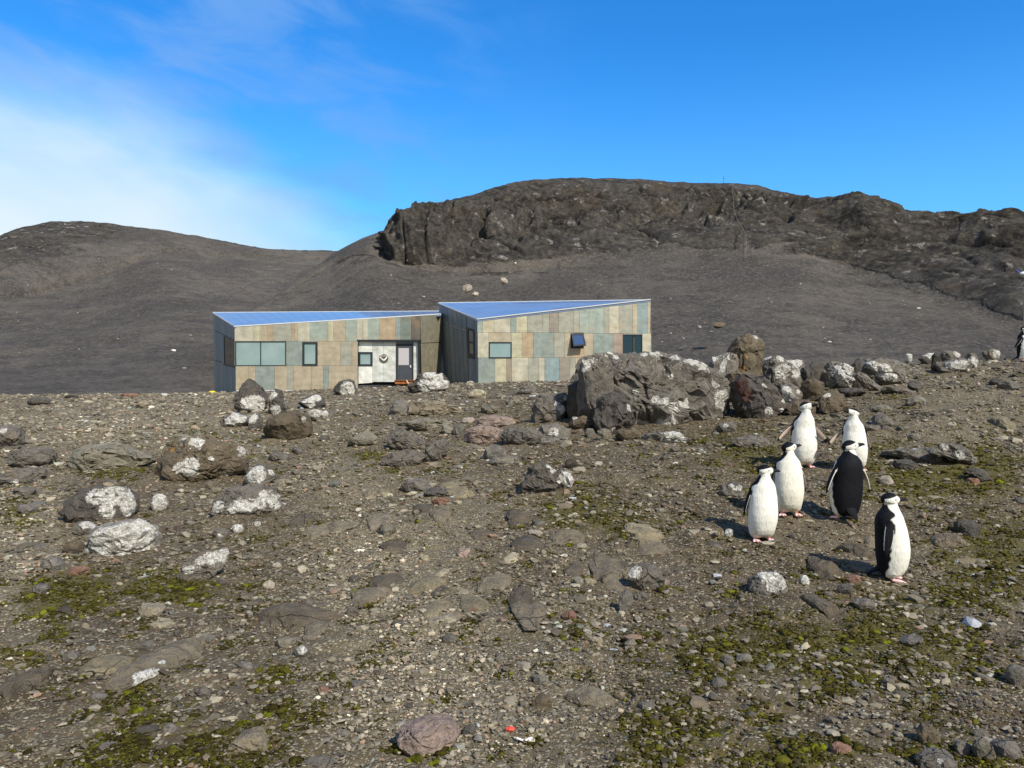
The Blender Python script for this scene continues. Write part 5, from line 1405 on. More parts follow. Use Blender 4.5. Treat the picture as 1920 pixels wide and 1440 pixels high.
def stone_templates(sub, n, rg):
    v, f = ico(sub)
    T = []
    for i in range(n):
        w_ = v.copy()
        for j in range(9):
            d = rg.normal(size=3); d /= np.linalg.norm(d)
            dot = w_ @ d; lim = rg.uniform(0.55, 0.92)
            w_ = np.where((dot > lim)[:, None], w_ - d[None] * (dot - lim)[:, None], w_)
        w_ = w_ + rg.normal(size=w_.shape) * (0.10 if sub < 2 else 0.045)
        T.append(w_)
    return T, f


def stones_mesh(name, x, y, size, col, sub, rg, mat_, sink=0.25, flat=(0.35, 0.75)):
    T, f = stone_templates(sub, 14, rg)
    n = len(x); nv = len(T[0])
    which = rg.integers(0, len(T), n)
    base = np.array(T)[which]
    sx = size * rg.uniform(0.75, 1.5, n); sy = size * rg.uniform(0.7, 1.15, n); sz = size * rg.uniform(flat[0], flat[1], n)
    base = base * np.stack([sx, sy, sz], 1)[:, None, :]
    tilt = rg.normal(0, 0.28, n); ct, st = np.cos(tilt)[:, None], np.sin(tilt)[:, None]
    b = base.copy(); b[:, :, 1] = base[:, :, 1] * ct - base[:, :, 2] * st; b[:, :, 2] = base[:, :, 1] * st + base[:, :, 2] * ct
    a = rg.uniform(0, math.tau, n); ca, sa = np.cos(a)[:, None], np.sin(a)[:, None]
    V = b.copy(); V[:, :, 0] = b[:, :, 0] * ca - b[:, :, 1] * sa; V[:, :, 1] = b[:, :, 0] * sa + b[:, :, 1] * ca
    z = H(x, y)
    V += np.stack([x, y, z + sz * (0.5 - sink)], 1)[:, None, :]
    Fa = (f[None] + (np.arange(n) * nv)[:, None, None]).reshape(-1, 3)
    C = np.repeat(col, nv, axis=0)
    return mesh_np(name, V.reshape(-1, 3), Fa, mat_, False, None, C)


m_grav, t = mat("gravel_stone")
oc = t.n('ShaderNodeTexCoord').outputs['Object']
col = t.attr('Col', 0)
c = t.mix(1.0, col, t_col(t, t.ramp(t.noise(oc, 70.0, 4.0, 0.7), 0.3, 0.7, 0.75, 1.22, False)), 'MULTIPLY')
t.out(c, 0.9, t.bump(t.noise(oc, 90.0, 4.0, 0.7), 0.6, 0.006), 0, 0.2)

GC = np.array([srgb(*k) for k in [(112, 103, 86), (130, 120, 100), (96, 87, 72), (146, 135, 114), (122, 108, 88), (84, 77, 66), (166, 153, 130), (134, 109, 88), (206, 197, 176), (110, 106, 94)]])
GW = np.array([.2, .17, .15, .13, .1, .08, .07, .035, .015, .05])


def grav_cols(n, rg, bright):
    k = rg.choice(len(GC), n, p=GW / GW.sum())
    c_ = GC[k] * rg.uniform(0.75, 1.4, n)[:, None]
    return c_ * bright[:, None]


rg = np.random.default_rng(21)
x, y = scatter_points(190000, (-350, 2270), (2.4, 44), rg)
mo, pa = ground_fields(np.stack([x, y, H(x, y)], 1))
cl_ = fbm(np.stack([x, y, 0 * x], 1) * 1.1 + 5, 3)
keep = rg.uniform(0, 1, len(x)) < np.clip(0.30 + 0.75 * pa + 1.15 * cl_ - 0.25 * mo, 0.08, 1) * np.where(y > 18, 0.75, 1.0)
bare = field(*project(np.stack([x, y, H(x, y)], 1)), BARE)
keep &= rg.uniform(0, 1, len(x)) > 0.72 * bare
keep &= clear_of_rocks(x, y)
x, y, pa = x[keep], y[keep], pa[keep]
size = np.exp(rg.normal(-0.05, 0.5, len(x))) * 0.0085 * (0.45 + y / 9.0)
size = np.clip(size, 0.005, 0.09)
me = stones_mesh("gravel", x, y, size, grav_cols(len(x), rg, 0.62 + 0.72 * pa), 0, rg, m_grav)
print("gravel", len(x))
tag(link("gravel", me), "loose brown and grey gravel covering the slope", None, None, 'stuff')

# stones between gravel and rocks, one mass too
x, y = scatter_points(60000, (-350, 2270), (3.4, 40), rg)
cl_ = fbm(np.stack([x, y, 0 * x], 1) * 0.8 + 25, 3)
mo, pa = ground_fields(np.stack([x, y, H(x, y)], 1))
keep = (rg.uniform(0, 1, len(x)) < np.clip(0.30 + 1.5 * cl_ + 0.15 * pa, 0.04, 1) * np.where(y > 8, 1.0, 0.6)) & clear_of_rocks(x, y, 0.8)
x, y = x[keep], y[keep]
size = np.clip(np.exp(rg.normal(0, 0.42, len(x))) * 0.0165 * (0.40 + y / 7.0), 0.010, 0.15)
size = np.minimum(size, 0.030 + 0.0105 * y)
me = stones_mesh("rubble", x, y, size, grav_cols(len(x), rg, rg.uniform(0.7, 1.0, len(x))).clip(0, 0.36) * np.array([.97, .99, 1.0]), 1, rg, m_grav, 0.22, (0.22, 0.6))
print("rubble", len(x))
tag(link("rubble", me), "fist sized broken stones strewn through the gravel", None, None, 'stuff')

# countable stones, each an object of its own
near_names = [(220, 780, "the tan triangular stone"), (200, 870, "the large pale split slab"), (380, 860, "the brown overhanging boulder"), (230, 1010, "the lichen-plastered boulder"), (470, 960, "the layered lichen rock"),
              (520, 800, "the hut-corner cluster"), (815, 765, "the bench-like boulder"), (760, 850, "the long low block"), (1000, 820, "the big notched slab"), (1025, 900, "the triangular dark rock"),
              (1220, 800, "the great boulder"), (1430, 760, "the rust-stained boulder"), (1650, 710, "the boulder with lichen discs"), (1790, 690, "the right skyline cluster"), (1720, 855, "the broad slate-grey slab"),
              (1830, 895, "the snout-shaped rock"), (1480, 1000, "the left-front penguins"), (1590, 960, "the black-backed penguin"), (1680, 1090, "the rightmost penguin"), (1440, 1100, "the dripping-lichen rock"),
              (1130, 1070, "the tan-edged bedrock"), (720, 990, "the greenish grey stone"), (850, 1140, "the olive bedrock"), (800, 1385, "the pinkish flat-faced boulder"), (300, 1250, "the worn bedrock hump"),
              (55, 1290, "the dark ribbed bedrock"), (470, 1395, "the grey cracked dome"), (560, 1165, "the long bedrock rib"), (380, 1060, "the wedge with lichen crest"), (90, 1070, "the grey humped rock"),
              (1100, 1310, "the flat dark sunken slab"), (1740, 1380, "the brownish corner rock"), (1360, 1240, "the blue-grey upright stone"), (1880, 760, "the flat grey block"), (40, 860, "the flat-topped boulder"), (980, 1250, "the white oval stone"), (1900, 1265, "the edge-cut mossy rock")]
shapes_w = ["angular", "flat", "rounded", "wedge-shaped", "blocky", "slabby", "oval", "chipped", "jagged", "humped"]
cols_w = [('g', "grey"), ('b', "brown"), ('e', "olive grey"), ('d', "dark grey"), ('t', "tan"), ('l', "pale"), ('p', "pinkish"), ('r', "reddish")]
rg = np.random.default_rng(99)
used_lab = set(); placed = 0; tries = 0
while placed < 78 and tries < 4000:
    tries += 1
    py = rg.uniform(752, 1425); px = rg.uniform(5, 1915)
    g0 = hit(px, py)
    if g0[1] > 30: continue
    r_m = float(np.clip(np.exp(rg.normal(-3.0, 0.28)), 0.03, 0.10)) * (0.40 + g0[1] / 11)
    if any((g0[0] - a) ** 2 + (g0[1] - b) ** 2 < (r_m + c_ * 0.95 + 0.05) ** 2 for a, b, c_ in ROCK_POS): continue
    if any(abs(px - fx) < 55 and -150 < py - fy < 25 for fx, fy in ((1428, 1018), (1480, 968), (1508, 880), (1600, 885), (1588, 975), (1680, 1095))): continue
    s_px = r_m / g0[1] * F
    hh = s_px * rg.uniform(0.5, 0.95)
    ci = rg.choice(8, p=[.34, .14, .16, .14, .08, .06, .05, .03]); sw = shapes_w[rg.integers(0, 10)]
    nn_ = min(near_names, key=lambda k: (k[0] - px) ** 2 + (2.0 * (k[1] - py)) ** 2)
    dx, dy = px - nn_[0], py - nn_[1]
    rel = ("right of" if dx > 0 else "left of") if abs(dx) > 2.2 * abs(dy) else ("downhill of" if dy > 0 else "uphill of")
    lab = "small %s %s stone %s %s" % (sw, cols_w[ci][1], rel, nn_[2])
    key = (cols_w[ci][1], rel, nn_[2])
    if key in used_lab: continue
    used_lab.add(key)
    rock('stone', lab, (px - s_px, py - hh, px + s_px, py + hh * 0.5), cols_w[ci][0], (), (), (), 0.85, 3, 's', "loose stones lying about the slope", seed=5000 + tries)
    placed += 1
print("loose stones", placed)

# fractured bedrock plates half buried in the middle of the slope
placed = 0; tries = 0
zones = [(900, 1060, 330, 120), (560, 1170, 110, 40), (780, 920, 150, 60), (1180, 1060, 120, 60), (180, 1260, 120, 60), (1650, 1010, 160, 50), (600, 980, 90, 40)]
while placed < 34 and tries < 3000:
    tries += 1
    zx, zy, zw, zh = zones[int(rg.choice(len(zones), p=[.38, .14, .14, .14, .08, .06, .06]))]
    px = rg.normal(zx, zw * .5); py = rg.normal(zy, zh * .5)
    g0 = hit(px, py)
    r_m = rg.uniform(0.07, 0.20) * (0.6 + g0[1] / 14)
    if any((g0[0] - a) ** 2 + (g0[1] - b) ** 2 < (r_m * .8 + c_ * 0.8) ** 2 for a, b, c_ in ROCK_POS): continue
    s_px = r_m / g0[1] * F; hh = s_px * rg.uniform(0.30, 0.5) * 6.5 / g0[1] * 1.1
    nn_ = min(near_names, key=lambda k: (k[0] - px) ** 2 + (2.0 * (k[1] - py)) ** 2)
    dx, dy = px - nn_[0], py - nn_[1]
    rel = ("right of" if dx > 0 else "left of") if abs(dx) > 2.2 * abs(dy) else ("downhill of" if dy > 0 else "uphill of")
    ci = rg.choice(4, p=[.55, .28, .15, .02]); cw = [('g', "grey"), ('d', "dark"), ('e', "olive grey"), ('t', "tan")][ci]
    key = ("plate", cw[1], rel, nn_[2])
    if key in used_lab: continue
    used_lab.add(key)
    rock('flat_rock', "half buried %s bedrock plate %s %s" % (cw[1], rel, nn_[2]), (px - s_px, py - hh, px + s_px, py + hh), cw[0], (), (), (), None, 4, 'g', "bedrock plates showing through the soil", seed=8000 + tries, dome=0.2, rough=1.2)
    placed += 1
print("plates", placed)

# moss cushions
m_moss, t = mat("moss_cushion")
oc = t.n('ShaderNodeTexCoord').outputs['Object']
col = t.attr('Col', 0)
c = t.mix(1.0, col, t_col(t, t.ramp(t.noise(oc, 120.0, 4.0, 0.75), 0.3, 0.7, 0.55, 1.35, False)), 'MULTIPLY')
t.out(c, 1.0, t.bump(t.noise(oc, 140.0, 4.0, 0.75), 1.0, 0.012), 0, 0.05)
rg = np.random.default_rng(5)
x, y = scatter_points(170000, (-200, 2120), (2.6, 17), rg)
mo, pa = ground_fields(np.stack([x, y, H(x, y)], 1))
cl_ = fbm(np.stack([x, y, 0 * x], 1) * 3.2 + 75, 4, 0.6)
val = mo + 1.25 * cl_
keep = (val > 0.50 + rg.uniform(-.2, .2, len(x))) & clear_of_rocks(x, y, 0.8)
x, y, val = x[keep], y[keep], val[keep]
size = np.clip(rg.lognormal(0, 0.45, len(x)) * 0.0095 * (0.6 + y / 9.0) * (0.7 + 0.5 * np.clip(val - .5, 0, 1)), 0.004, 0.05)
mc = np.array([srgb(*k) for k in [(66, 60, 26), (80, 75, 28), (96, 92, 32), (56, 50, 26), (108, 108, 36)]])
k = rg.choice(5, len(x), p=[.32, .3, .18, .14, .06])
me = stones_mesh("moss", x, y, size, mc[k] * rg.uniform(0.75, 1.2, len(x))[:, None], 1, rg, m_moss, 0.42, (0.3, 0.5))
me.polygons.foreach_set('use_smooth', np.ones(len(me.polygons), bool))
print("moss", len(x))
tag(link("moss", me), "olive green moss cushions spread over the soil", None, None, 'stuff')
# bright cushions one can pick out
x = []; y = []; s_ = []
for px, py, r in ((238, 1266, 17), (75, 1092, 12), (95, 1146, 16), (60, 1160, 12), (325, 1102, 12), (355, 1106, 13), (405, 1098, 10), (365, 1136, 14), (250, 1308, 16), (258, 1334, 15), (240, 1300, 12), (505, 1342, 12), (455, 1357, 14), (525, 1265, 9), (485, 1258, 9), (283, 1135, 10), (460, 1114, 8), (1240, 1000 + 219, 8), (1080, 1219, 12), (1535, 1402, 20), (1502, 1380, 8), (1345, 1380, 10), (1428, 1280, 8), (1610, 1276, 10), (1780, 1265, 9), (1585, 1220, 12), (1875, 905, 10), (765, 1405, 18), (780, 1425, 20), (815, 1432, 16), (745, 1392, 10), (845, 1408, 9), (1070, 1022, 8), (1660, 1205, 12)):
    g0 = hit(px, py)
    for j in range(9):
        a = rg.uniform(0, math.tau); q_ = rg.uniform(0, 0.75) * r / F * g0[1]
        x.append(g0[0] + q_ * math.cos(a)); y.append(g0[1] + q_ * math.sin(a)); s_.append(r / F * g0[1] * rg.uniform(0.3, 0.6))
x = np.array(x); y = np.array(y); s_ = np.array(s_)
mc = np.array([srgb(*k) for k in [(116, 120, 30), (98, 98, 26), (82, 80, 22), (58, 58, 18)]])
k = rg.choice(4, len(x), p=[.3, .3, .25, .15])
me = stones_mesh("moss", x, y, s_, mc[k] * rg.uniform(0.8, 1.15, len(x))[:, None], 2, rg, m_moss, 0.4, (0.5, 0.75))
me.polygons.foreach_set('use_smooth', np.ones(len(me.polygons), bool))
tag(link("moss", me), "bright yellow green moss tufts bunched between stones", None, None, 'stuff')

# pale stones dotted over the scree
rg = np.random.default_rng(31)
import mathutils
dgs = bpy.context.evaluated_depsgraph_get()
hills = [o for o in COL.objects if o.name.startswith("hill")]
pts = []
for k in range(900):
    px = rg.uniform(0, 1920); py = rg.uniform(470, 735)
    if 400 < px < 1222 and py > 575: continue
    w_ = 1.0 if (1240 < px < 1560 and py > 540) else 0.3
    if rg.uniform() > w_: continue
    d = Vector(((px - 960) / F, 1, (720 - py) / F)).normalized()
    best = None
    for o in hills:
        ok, loc, nrm, _ = o.ray_cast(Vector((0, 0, CAM_Z)), d)
        if ok and (best is None or loc.y < best.y): best = loc
    if best is not None and best.y > 50: pts.append(best)
pts = np.array([p[:] for p in pts])
_H = H
zs = pts[:, 2].copy()
H = lambda a, b: zs
size = np.clip(rg.lognormal(0, 0.5, len(pts)) * 0.08 * pts[:, 1] / 90, 0.05, 0.26)
ccol = np.array([srgb(*k) for k in [(168, 158, 144), (130, 122, 112), (206, 198, 186), (100, 92, 84)]])[rg.choice(4, len(pts), p=[.35, .3, .15, .2])]
me = stones_mesh("rubble", pts[:, 0], pts[:, 1], size, ccol, 1, rg, m_grav, 0.3, (0.4, 0.8))
H = _H
tag(link("rubble", me), "pale stones dotted over the distant scree", None, None, 'stuff')
# ------------------------------------------------------------------ penguins
m_peng, t = mat("penguin_feathers")
oc = t.n('ShaderNodeTexCoord').outputs['Object']
col = t.attr('Col', 0)
fe = t.noise(t.scale(oc, (1, 1, 0.35)), 75.0, 5.0, 0.65)
c = t.mix(1.0, col, t_col(t, t.ramp(fe, 0.3, 0.7, 0.80, 1.10, False)), 'MULTIPLY')
fb = t.noise(t.scale(oc, (1, 1, 0.5)), 14.0, 3.0, 0.5)
t.out(c, 0.7, t.bump(fb, 0.5, 0.02, t.bump(fe, 0.6, 0.008)), 0, 0.15)
m_eye = simple("penguin_eye", (0.012, 0.006, 0.005), 0.1, 0, 0.6)

BLACK = np.array(srgb(15, 15, 19)); WHITE = np.array(srgb(222, 219, 206)); PINK = np.array(srgb(232, 186, 182)); BEAK = np.array(srgb(34, 32, 34)); UNDER = np.array(srgb(206, 186, 168))


def loft(rings, cols):
    """closed surface from a list of equal rings (k,3) with colours"""
    n = len(rings[0]); V = np.concatenate(rings + [[np.mean(rings[0], 0)], [np.mean(rings[-1], 0)]]); C = np.concatenate(cols + [[cols[0].mean(0)], [cols[-1].mean(0)]])
    Fc = []
    for i in range(len(rings) - 1):
        for j in range(n):
            k = (j + 1) % n
            Fc += [(i * n + j, i * n + k, (i + 1) * n + k), (i * n + j, (i + 1) * n + k, (i + 1) * n + j)]
    a = len(rings) * n; b = a + 1; m = (len(rings) - 1) * n
    for j in range(n):
        k = (j + 1) % n
        Fc += [(a, k, j), (b, m + j, m + k)]
    return V, np.array(Fc), C


def tube(pts, rad, n=20, flat=1.0, col=PINK, up=(0, 0, 1)):
    pts = np.array(pts, float); rad = np.array(rad, float)
    s = np.linspace(0, 1, len(pts)); S = np.linspace(0, 1, 26)
    Pp = np.stack([np.interp(S, s, pts[:, i]) for i in range(3)], 1); Rr = np.interp(S, s, rad)
    Rr = Rr * np.sqrt(np.clip(np.minimum(S, 1 - S) / 0.05, 0.05, 1))
    rings = []
    for i in range(len(S)):
        d = Pp[min(i + 1, len(S) - 1)] - Pp[max(i - 1, 0)]; d /= np.linalg.norm(d)
        a = np.cross(d, up); a /= np.linalg.norm(a) + 1e-9; b = np.cross(a, d)
        th = np.linspace(0, math.tau, n, endpoint=False)
        rings.append(Pp[i] + Rr[i] * (np.cos(th)[:, None] * a + flat * np.sin(th)[:, None] * b))
    return loft(rings, [np.tile(col, (n, 1)) for _ in S])


_st = np.array([  # z, half width, half depth, centre (forward is -y)
    (.030, .050, .044, .010), (.045, .096, .080, .010), (.070, .114, .098, .006), (.11, .126, .112, .0), (.15, .135, .120, -.004), (.20, .143, .128, -.008), (.26, .146, .131, -.010),
    (.34, .141, .128, -.010), (.424, .134, .121, -.006), (.48, .124, .112, .002), (.515, .112, .103, .008), (.54, .092, .089, .010), (.562, .072, .075, .009), (.585, .055, .062, .006), (.612, .046, .054, 0.0), (.66, .034, .040, 0.0)])
_tb = np.array([  # z -> angle from the front where black begins (degrees)
    (.0, 128), (.06, 124), (.12, 108), (.2, 101), (.30, 97), (.36, 94), (.40, 84), (.44, 73), (.465, 76), (.485, 84), (.505, 86), (.53, 70), (.55, 78), (.57, 98), (.59, 118), (.61, 136), (.66, 145)])


def penguin(label, px, py, height_px, yaw, head_yaw=0.0, head_pitch=0.0, splay=(14, 14), twist=(0, 0), swing=(0, 0), lean=0.0, tilt=0.0, neck=0.0, seed=0, tint=(1, 1, 1), stance=0.0, g0=None):
    """yaw: degrees turned from facing the camera towards the right of the picture; flipper order (picture left, picture right when facing us)"""
    rg = np.random.default_rng(seed)
    pos = hit(px, py) if g0 is None else np.array(g0)
    scale = (height_px / F * pos[1]) / 0.71
    parts = []
    hc = np.array([math.sin(math.radians(head_yaw)) * 0.006, -0.016 - neck * 0.6, 0.653 + neck * 0.25])
    # torso and neck
    Zs = np.concatenate([np.linspace(.030, .11, 26), np.linspace(.114, .655, 134)])
    prof = np.stack([np.interp(Zs, _st[:, 0], _st[:, i]) for i in (1, 2, 3)], 1)
    for _ in range(5):
        pr = prof.copy(); pr[1:-1] = (prof[:-2] + prof[1:-1] * 2 + prof[2:]) / 4; prof = pr
    nth = 110
    th = np.linspace(-math.pi, math.pi, nth, endpoint=False)
    rings, cols = [], []
    for z, (a, b, yc) in zip(Zs, prof):
        k = smooth(z, .42, .63)
        cx, cy = hc[0] * k, yc * (1 - k) + hc[1] * k
        zz = z + (hc[2] - .645) * k
        p = 2.15
        cs, sn = np.cos(th), np.sin(th)
        q_ = (np.abs(cs) ** p + np.abs(sn) ** p) ** (-1 / p)
        keel = 1 + 0.05 * np.cos(2 * th) * (1 if z > .1 else 0)
        X_ = cx + 0.95 * a * sn * q_; Y_ = cy - b * cs * q_ * np.where(cs > 0, 1.04, 0.94)
        # two thigh lobes low down
        low = 1 - smooth(z, .05, .13)
        X_ = X_ * 1.0
        zv = np.full(nth, zz) + low * 0.018 * np.cos(2 * th + math.pi) * -1 * 0.5
        rings.append(np.stack([X_, Y_, zv], 1))
        tb = np.interp(z, _tb[:, 0], _tb[:, 1]) + 2.5 * np.sin(z * 90 + seed)
        # the head turns, so the nape line on the upper neck turns with it
        sh = head_yaw * smooth(z, .50, .64)
        dth = (np.degrees(th) - sh + 180) % 360 - 180
        f_ = smooth(np.abs(dth), tb - 2.2, tb + 2.2)[:, None]
        wc = WHITE * np.array(tint) * (1 - 0.10 * smooth(z, .12, .05) * np.array([0.2, .6, .8]))
        cols.append(wc * (1 - f_) + BLACK * f_)
    parts.append(loft(rings, cols))
    # head
    hy, hp = math.radians(head_yaw), math.radians(head_pitch)
    fwd = np.array([math.sin(hy) * math.cos(hp), -math.cos(hy) * math.cos(hp), math.sin(hp)])
    sid = np.array([math.cos(hy), math.sin(hy), 0.0]); upv = np.cross(sid, fwd); upv = upv if upv[2] > 0 else -upv
    nu, nv = 60, 90
    rings, cols = [], []
    for fpar in np.cos(np.linspace(math.pi - .04, .04, nu)):
        f_ = fpar * .070 + (0.008 * max(fpar, 0) ** 2)
        r = math.sqrt(max(1 - fpar ** 2, 0))
        ph = np.linspace(0, math.tau, nv, endpoint=False)
        taper = 1 - 0.22 * max(fpar, 0) ** 1.5
        s_ = .055 * r * np.cos(ph) * taper; u_ = .057 * r * np.sin(ph) * (taper if fpar > 0 else 1) - 0.004 * max(fpar, 0)
        rings.append(hc + f_ * fwd + s_[:, None] * sid + u_[:, None] * upv)
        cap = .021 + .17 * f_
        blk = np.where(f_ > -.054, u_ > cap, (u_ > -.014) | (f_ < -.060 - 0.25 * (u_ + .014)))
        line = (np.abs(u_ + .026 + .24 * f_) < .0026) & (f_ > -.056) & (f_ < .058)
        col_ = np.where((blk | line)[:, None], BLACK, WHITE * np.array(tint))
        cols.append(col_)
    parts.append(loft(rings, cols))
    # bill
    b0 = hc + fwd * .060 - upv * .003
    bill = tube([b0, b0 + fwd * .034, b0 + fwd * .062 - upv * .001, b0 + fwd * .084 - upv * .009], [.022, .015, .0115, .005], 20, 1.15, BEAK, tuple(upv))
    parts.append(bill)
    # flippers: index 0 at -x, 1 at +x
    for i, sx in enumerate((-1, 1)):
        sp = math.radians(splay[i]); sw = math.radians(swing[i]); tw = math.radians(twist[i])
        sh = np.array([sx * 0.108, .006, .466])
        d = np.array([sx * math.sin(sp), math.sin(sw) * math.cos(sp), -math.cos(sp) * math.cos(sw)]); d /= np.linalg.norm(d)
        out = np.array([sx * math.cos(sp), 0, math.sin(sp)])
        ch = np.cross(d, out); ch /= np.linalg.norm(ch); ch = ch if ch[1] < 0 else -ch      # towards the front
        out = np.cross(ch, d) * (1 if np.dot(np.cross(ch, d), out) > 0 else -1)
        ch2 = ch * math.cos(tw) + out * math.sin(tw); out2 = out * math.cos(tw) - ch * math.sin(tw)
        Lf = .25; S = np.linspace(-.12, 1, 60); nt = 44
        t2 = np.linspace(0, math.tau, nt, endpoint=False)
        rings, cols = [], []
        for s in S:
            w_ = float(np.interp(s, [-.12, 0, .2, .45, .7, .88, .97, 1.0], [.018, .025, .034, .034, .029, .020, .010, .003]))
            tk = float(np.interp(s, [-.12, 0, .3, .9, 1], [.014, .013, .0085, .006, .003]))
            bend = sx * 0.0
            cen = sh + d * Lf * s - ch2 * (0.012 * s * s) + out2 * (0.012 * math.sin(max(s, 0) * 3.1) + 0.006)
            cth, sth = np.cos(t2), np.sin(t2)
            rings.append(cen + w_ * cth[:, None] * ch2 + tk * sth[:, None] * out2)
            outer = sth > -0.02
            cc = np.where(outer[:, None], BLACK, UNDER)
            rim = (cth < -.90) & (s > .1) & (s < .93)
            cc = np.where(rim[:, None], WHITE, cc)
            rim2 = (cth > .95) & (s > .15) & (s < .8)
            cc = np.where(rim2[:, None], WHITE * .8, cc)
            lead = (cth > .72) & ~outer
            cc = np.where(lead[:, None], BLACK, cc)
            if s > .86: cc = np.tile(BLACK, (nt, 1))
            cols.append(cc)
        parts.append(loft(rings, cols))
    # tail
    tl = []
    tcol = []
    for s in np.linspace(0, 1, 30):
        c0 = np.array([0, .085 + .135 * s, .105 - .090 * s])
        w_ = np.interp(s, [0, .3, .8, 1], [.05, .042, .018, .006]); tk = np.interp(s, [0, .3, 1], [.035, .016, .005])
        t2 = np.linspace(0, math.tau, 24, endpoint=False)
        tl.append(c0 + np.stack([w_ * np.cos(t2), 0 * t2, tk * np.sin(t2)], 1)); tcol.append(np.tile(BLACK, (24, 1)))
    parts.append(loft(tl, tcol))
    # legs, feet and toes
    for sx in (-1, 1):
        fx = sx * (.066 + stance)
        parts.append(tube([(sx * .066, .0, .105), (sx * .070, -.004, .075), (fx, .0, .050)], [.052, .044, .026], 24, 1, WHITE * np.array([1, .98, .95]), (0, 1, 0)))
        parts.append(tube([(fx, .0, .06), (fx, .002, .032), (fx, -.006, .013)], [.022, .017, .016], 20, 1, PINK, (0, 1, 0)))
        for k, a in enumerate((-24, 2, 27)):
            r_ = math.radians(a + sx * 10); ln = (.082, .096, .080)[k]
            tip = np.array([fx + math.sin(r_) * ln, -.004 - math.cos(r_) * ln, .005])
            mid_ = np.array([fx + math.sin(r_) * ln * .55, -.004 - math.cos(r_) * ln * .55, .013])
            parts.append(tube([(fx, .006, .014), mid_, tip], [.0125, .0115, .006], 16, 0.9, PINK))
            parts.append(tube([tip + (0, .004, .001), tip + np.array([math.sin(r_), -math.cos(r_), 0]) * .014 + (0, 0, -.001)], [.0045, .002], 10, 1, np.array(srgb(70, 58, 56))))
        # web
        rr = []
        for k in range(3):
            pass
        wv = []
        wc = []
        for s in np.linspace(0.05, 1, 16):
            hw = .010 + .028 * s
            t2 = np.linspace(0, math.tau, 24, endpoint=False)
            ax = math.radians(sx * 10)
            c0 = np.array([fx + math.sin(ax) * .066 * s, -math.cos(ax) * .066 * s, .0095])
            wv.append(c0 + np.stack([hw * np.cos(t2), 0 * t2, .0055 * np.sin(t2)], 1)); wc.append(np.tile(PINK * .93, (24, 1)))
        parts.append(loft(wv, wc))
    # bow the upper body: lean forward/back and sideways about the feet
    Vs, Fs, Cs, k0 = [], [], [], 0
    for v, f, c_ in parts:
        Vs.append(v); Fs.append(f + k0); Cs.append(c_); k0 += len(v)
    V = np.concatenate(Vs); Fa = np.concatenate(Fs); C = np.concatenate(Cs)
    zz = np.clip(V[:, 2] - .06, 0, None)
    V[:, 1] -= math.tan(math.radians(lean)) * zz
    V[:, 0] += math.tan(math.radians(tilt)) * zz
    src = mesh_np("src", V, Fa)
    tmp = bpy.data.objects.new("tmp", src); COL.objects.link(tmp)
    md = tmp.modifiers.new("r", 'REMESH'); md.mode = 'VOXEL'; md.voxel_size = 0.003
    sm = tmp.modifiers.new("s", 'SMOOTH'); sm.factor = 0.5; sm.iterations = 3
    bpy.context.view_layer.update()
    me = bpy.data.meshes.new_from_object(tmp.evaluated_get(bpy.context.evaluated_depsgraph_get()))
    bpy.data.objects.remove(tmp); bpy.data.meshes.remove(src)
    me.name = "penguin"
    nV = len(me.vertices); W = np.zeros(nV * 3, np.float32); me.vertices.foreach_get('co', W); W = W.reshape(-1, 3)
    kd = KDTree(len(V))
    for i, v in enumerate(V): kd.insert(v, i)
    kd.balance()
    cc = np.ones((nV, 4), np.float32)
    for i in range(nV):
        hits = kd.find_n(W[i], 3)
        cc[i, :3] = (C[hits[0][1]] * 2 + C[hits[1][1]] + C[hits[2][1]]) / 4
    # a little dirt low on the belly
    dn = fbm(W * 22.0 + seed * 7, 3)
    low = np.clip(1 - W[:, 2] / .30, 0, 1)
    isw = (cc[:, :3].mean(1) > .45)
    cc[:, :3] *= np.where(isw, 1 - 0.16 * np.clip(dn + .25, 0, 1) * low, 1)[:, None] ** np.array([[.6, .9, 1.6]])
    for a in list(me.color_attributes): me.color_attributes.remove(a)
    a = me.color_attributes.new('Col', 'FLOAT_COLOR', 'POINT'); a.data.foreach_set('color', cc.ravel())
    me.materials.clear(); me.materials.append(m_peng)
    me.polygons.foreach_set('use_smooth', np.ones(len(me.polygons), bool))
    o = link("penguin", me, None, (pos[0], pos[1], pos[2] - .002))
    o.rotation_euler = (0, 0, math.radians(yaw))
    o.scale = (scale,) * 3
    tag(o, label, "penguin", "chinstrap penguins on the slope", 'thing')
    for sx in (-1, 1):
        p = hc + fwd * .029 + sid * sx * .0485 + upv * .0035
        zz = p[2] - .06
        p = p + np.array([math.tan(math.radians(tilt)) * zz, -math.tan(math.radians(lean)) * zz, 0])
        b = bmesh.new(); bmesh.ops.create_uvsphere(b, u_segments=14, v_segments=10, radius=.0056)
        em = bpy.data.meshes.new("eye"); b.to_mesh(em); b.free(); em.materials.append(m_eye)
        em.polygons.foreach_set('use_smooth', np.ones(len(em.polygons), bool))
        e = link("eye", em, o, tuple(p))
    return o


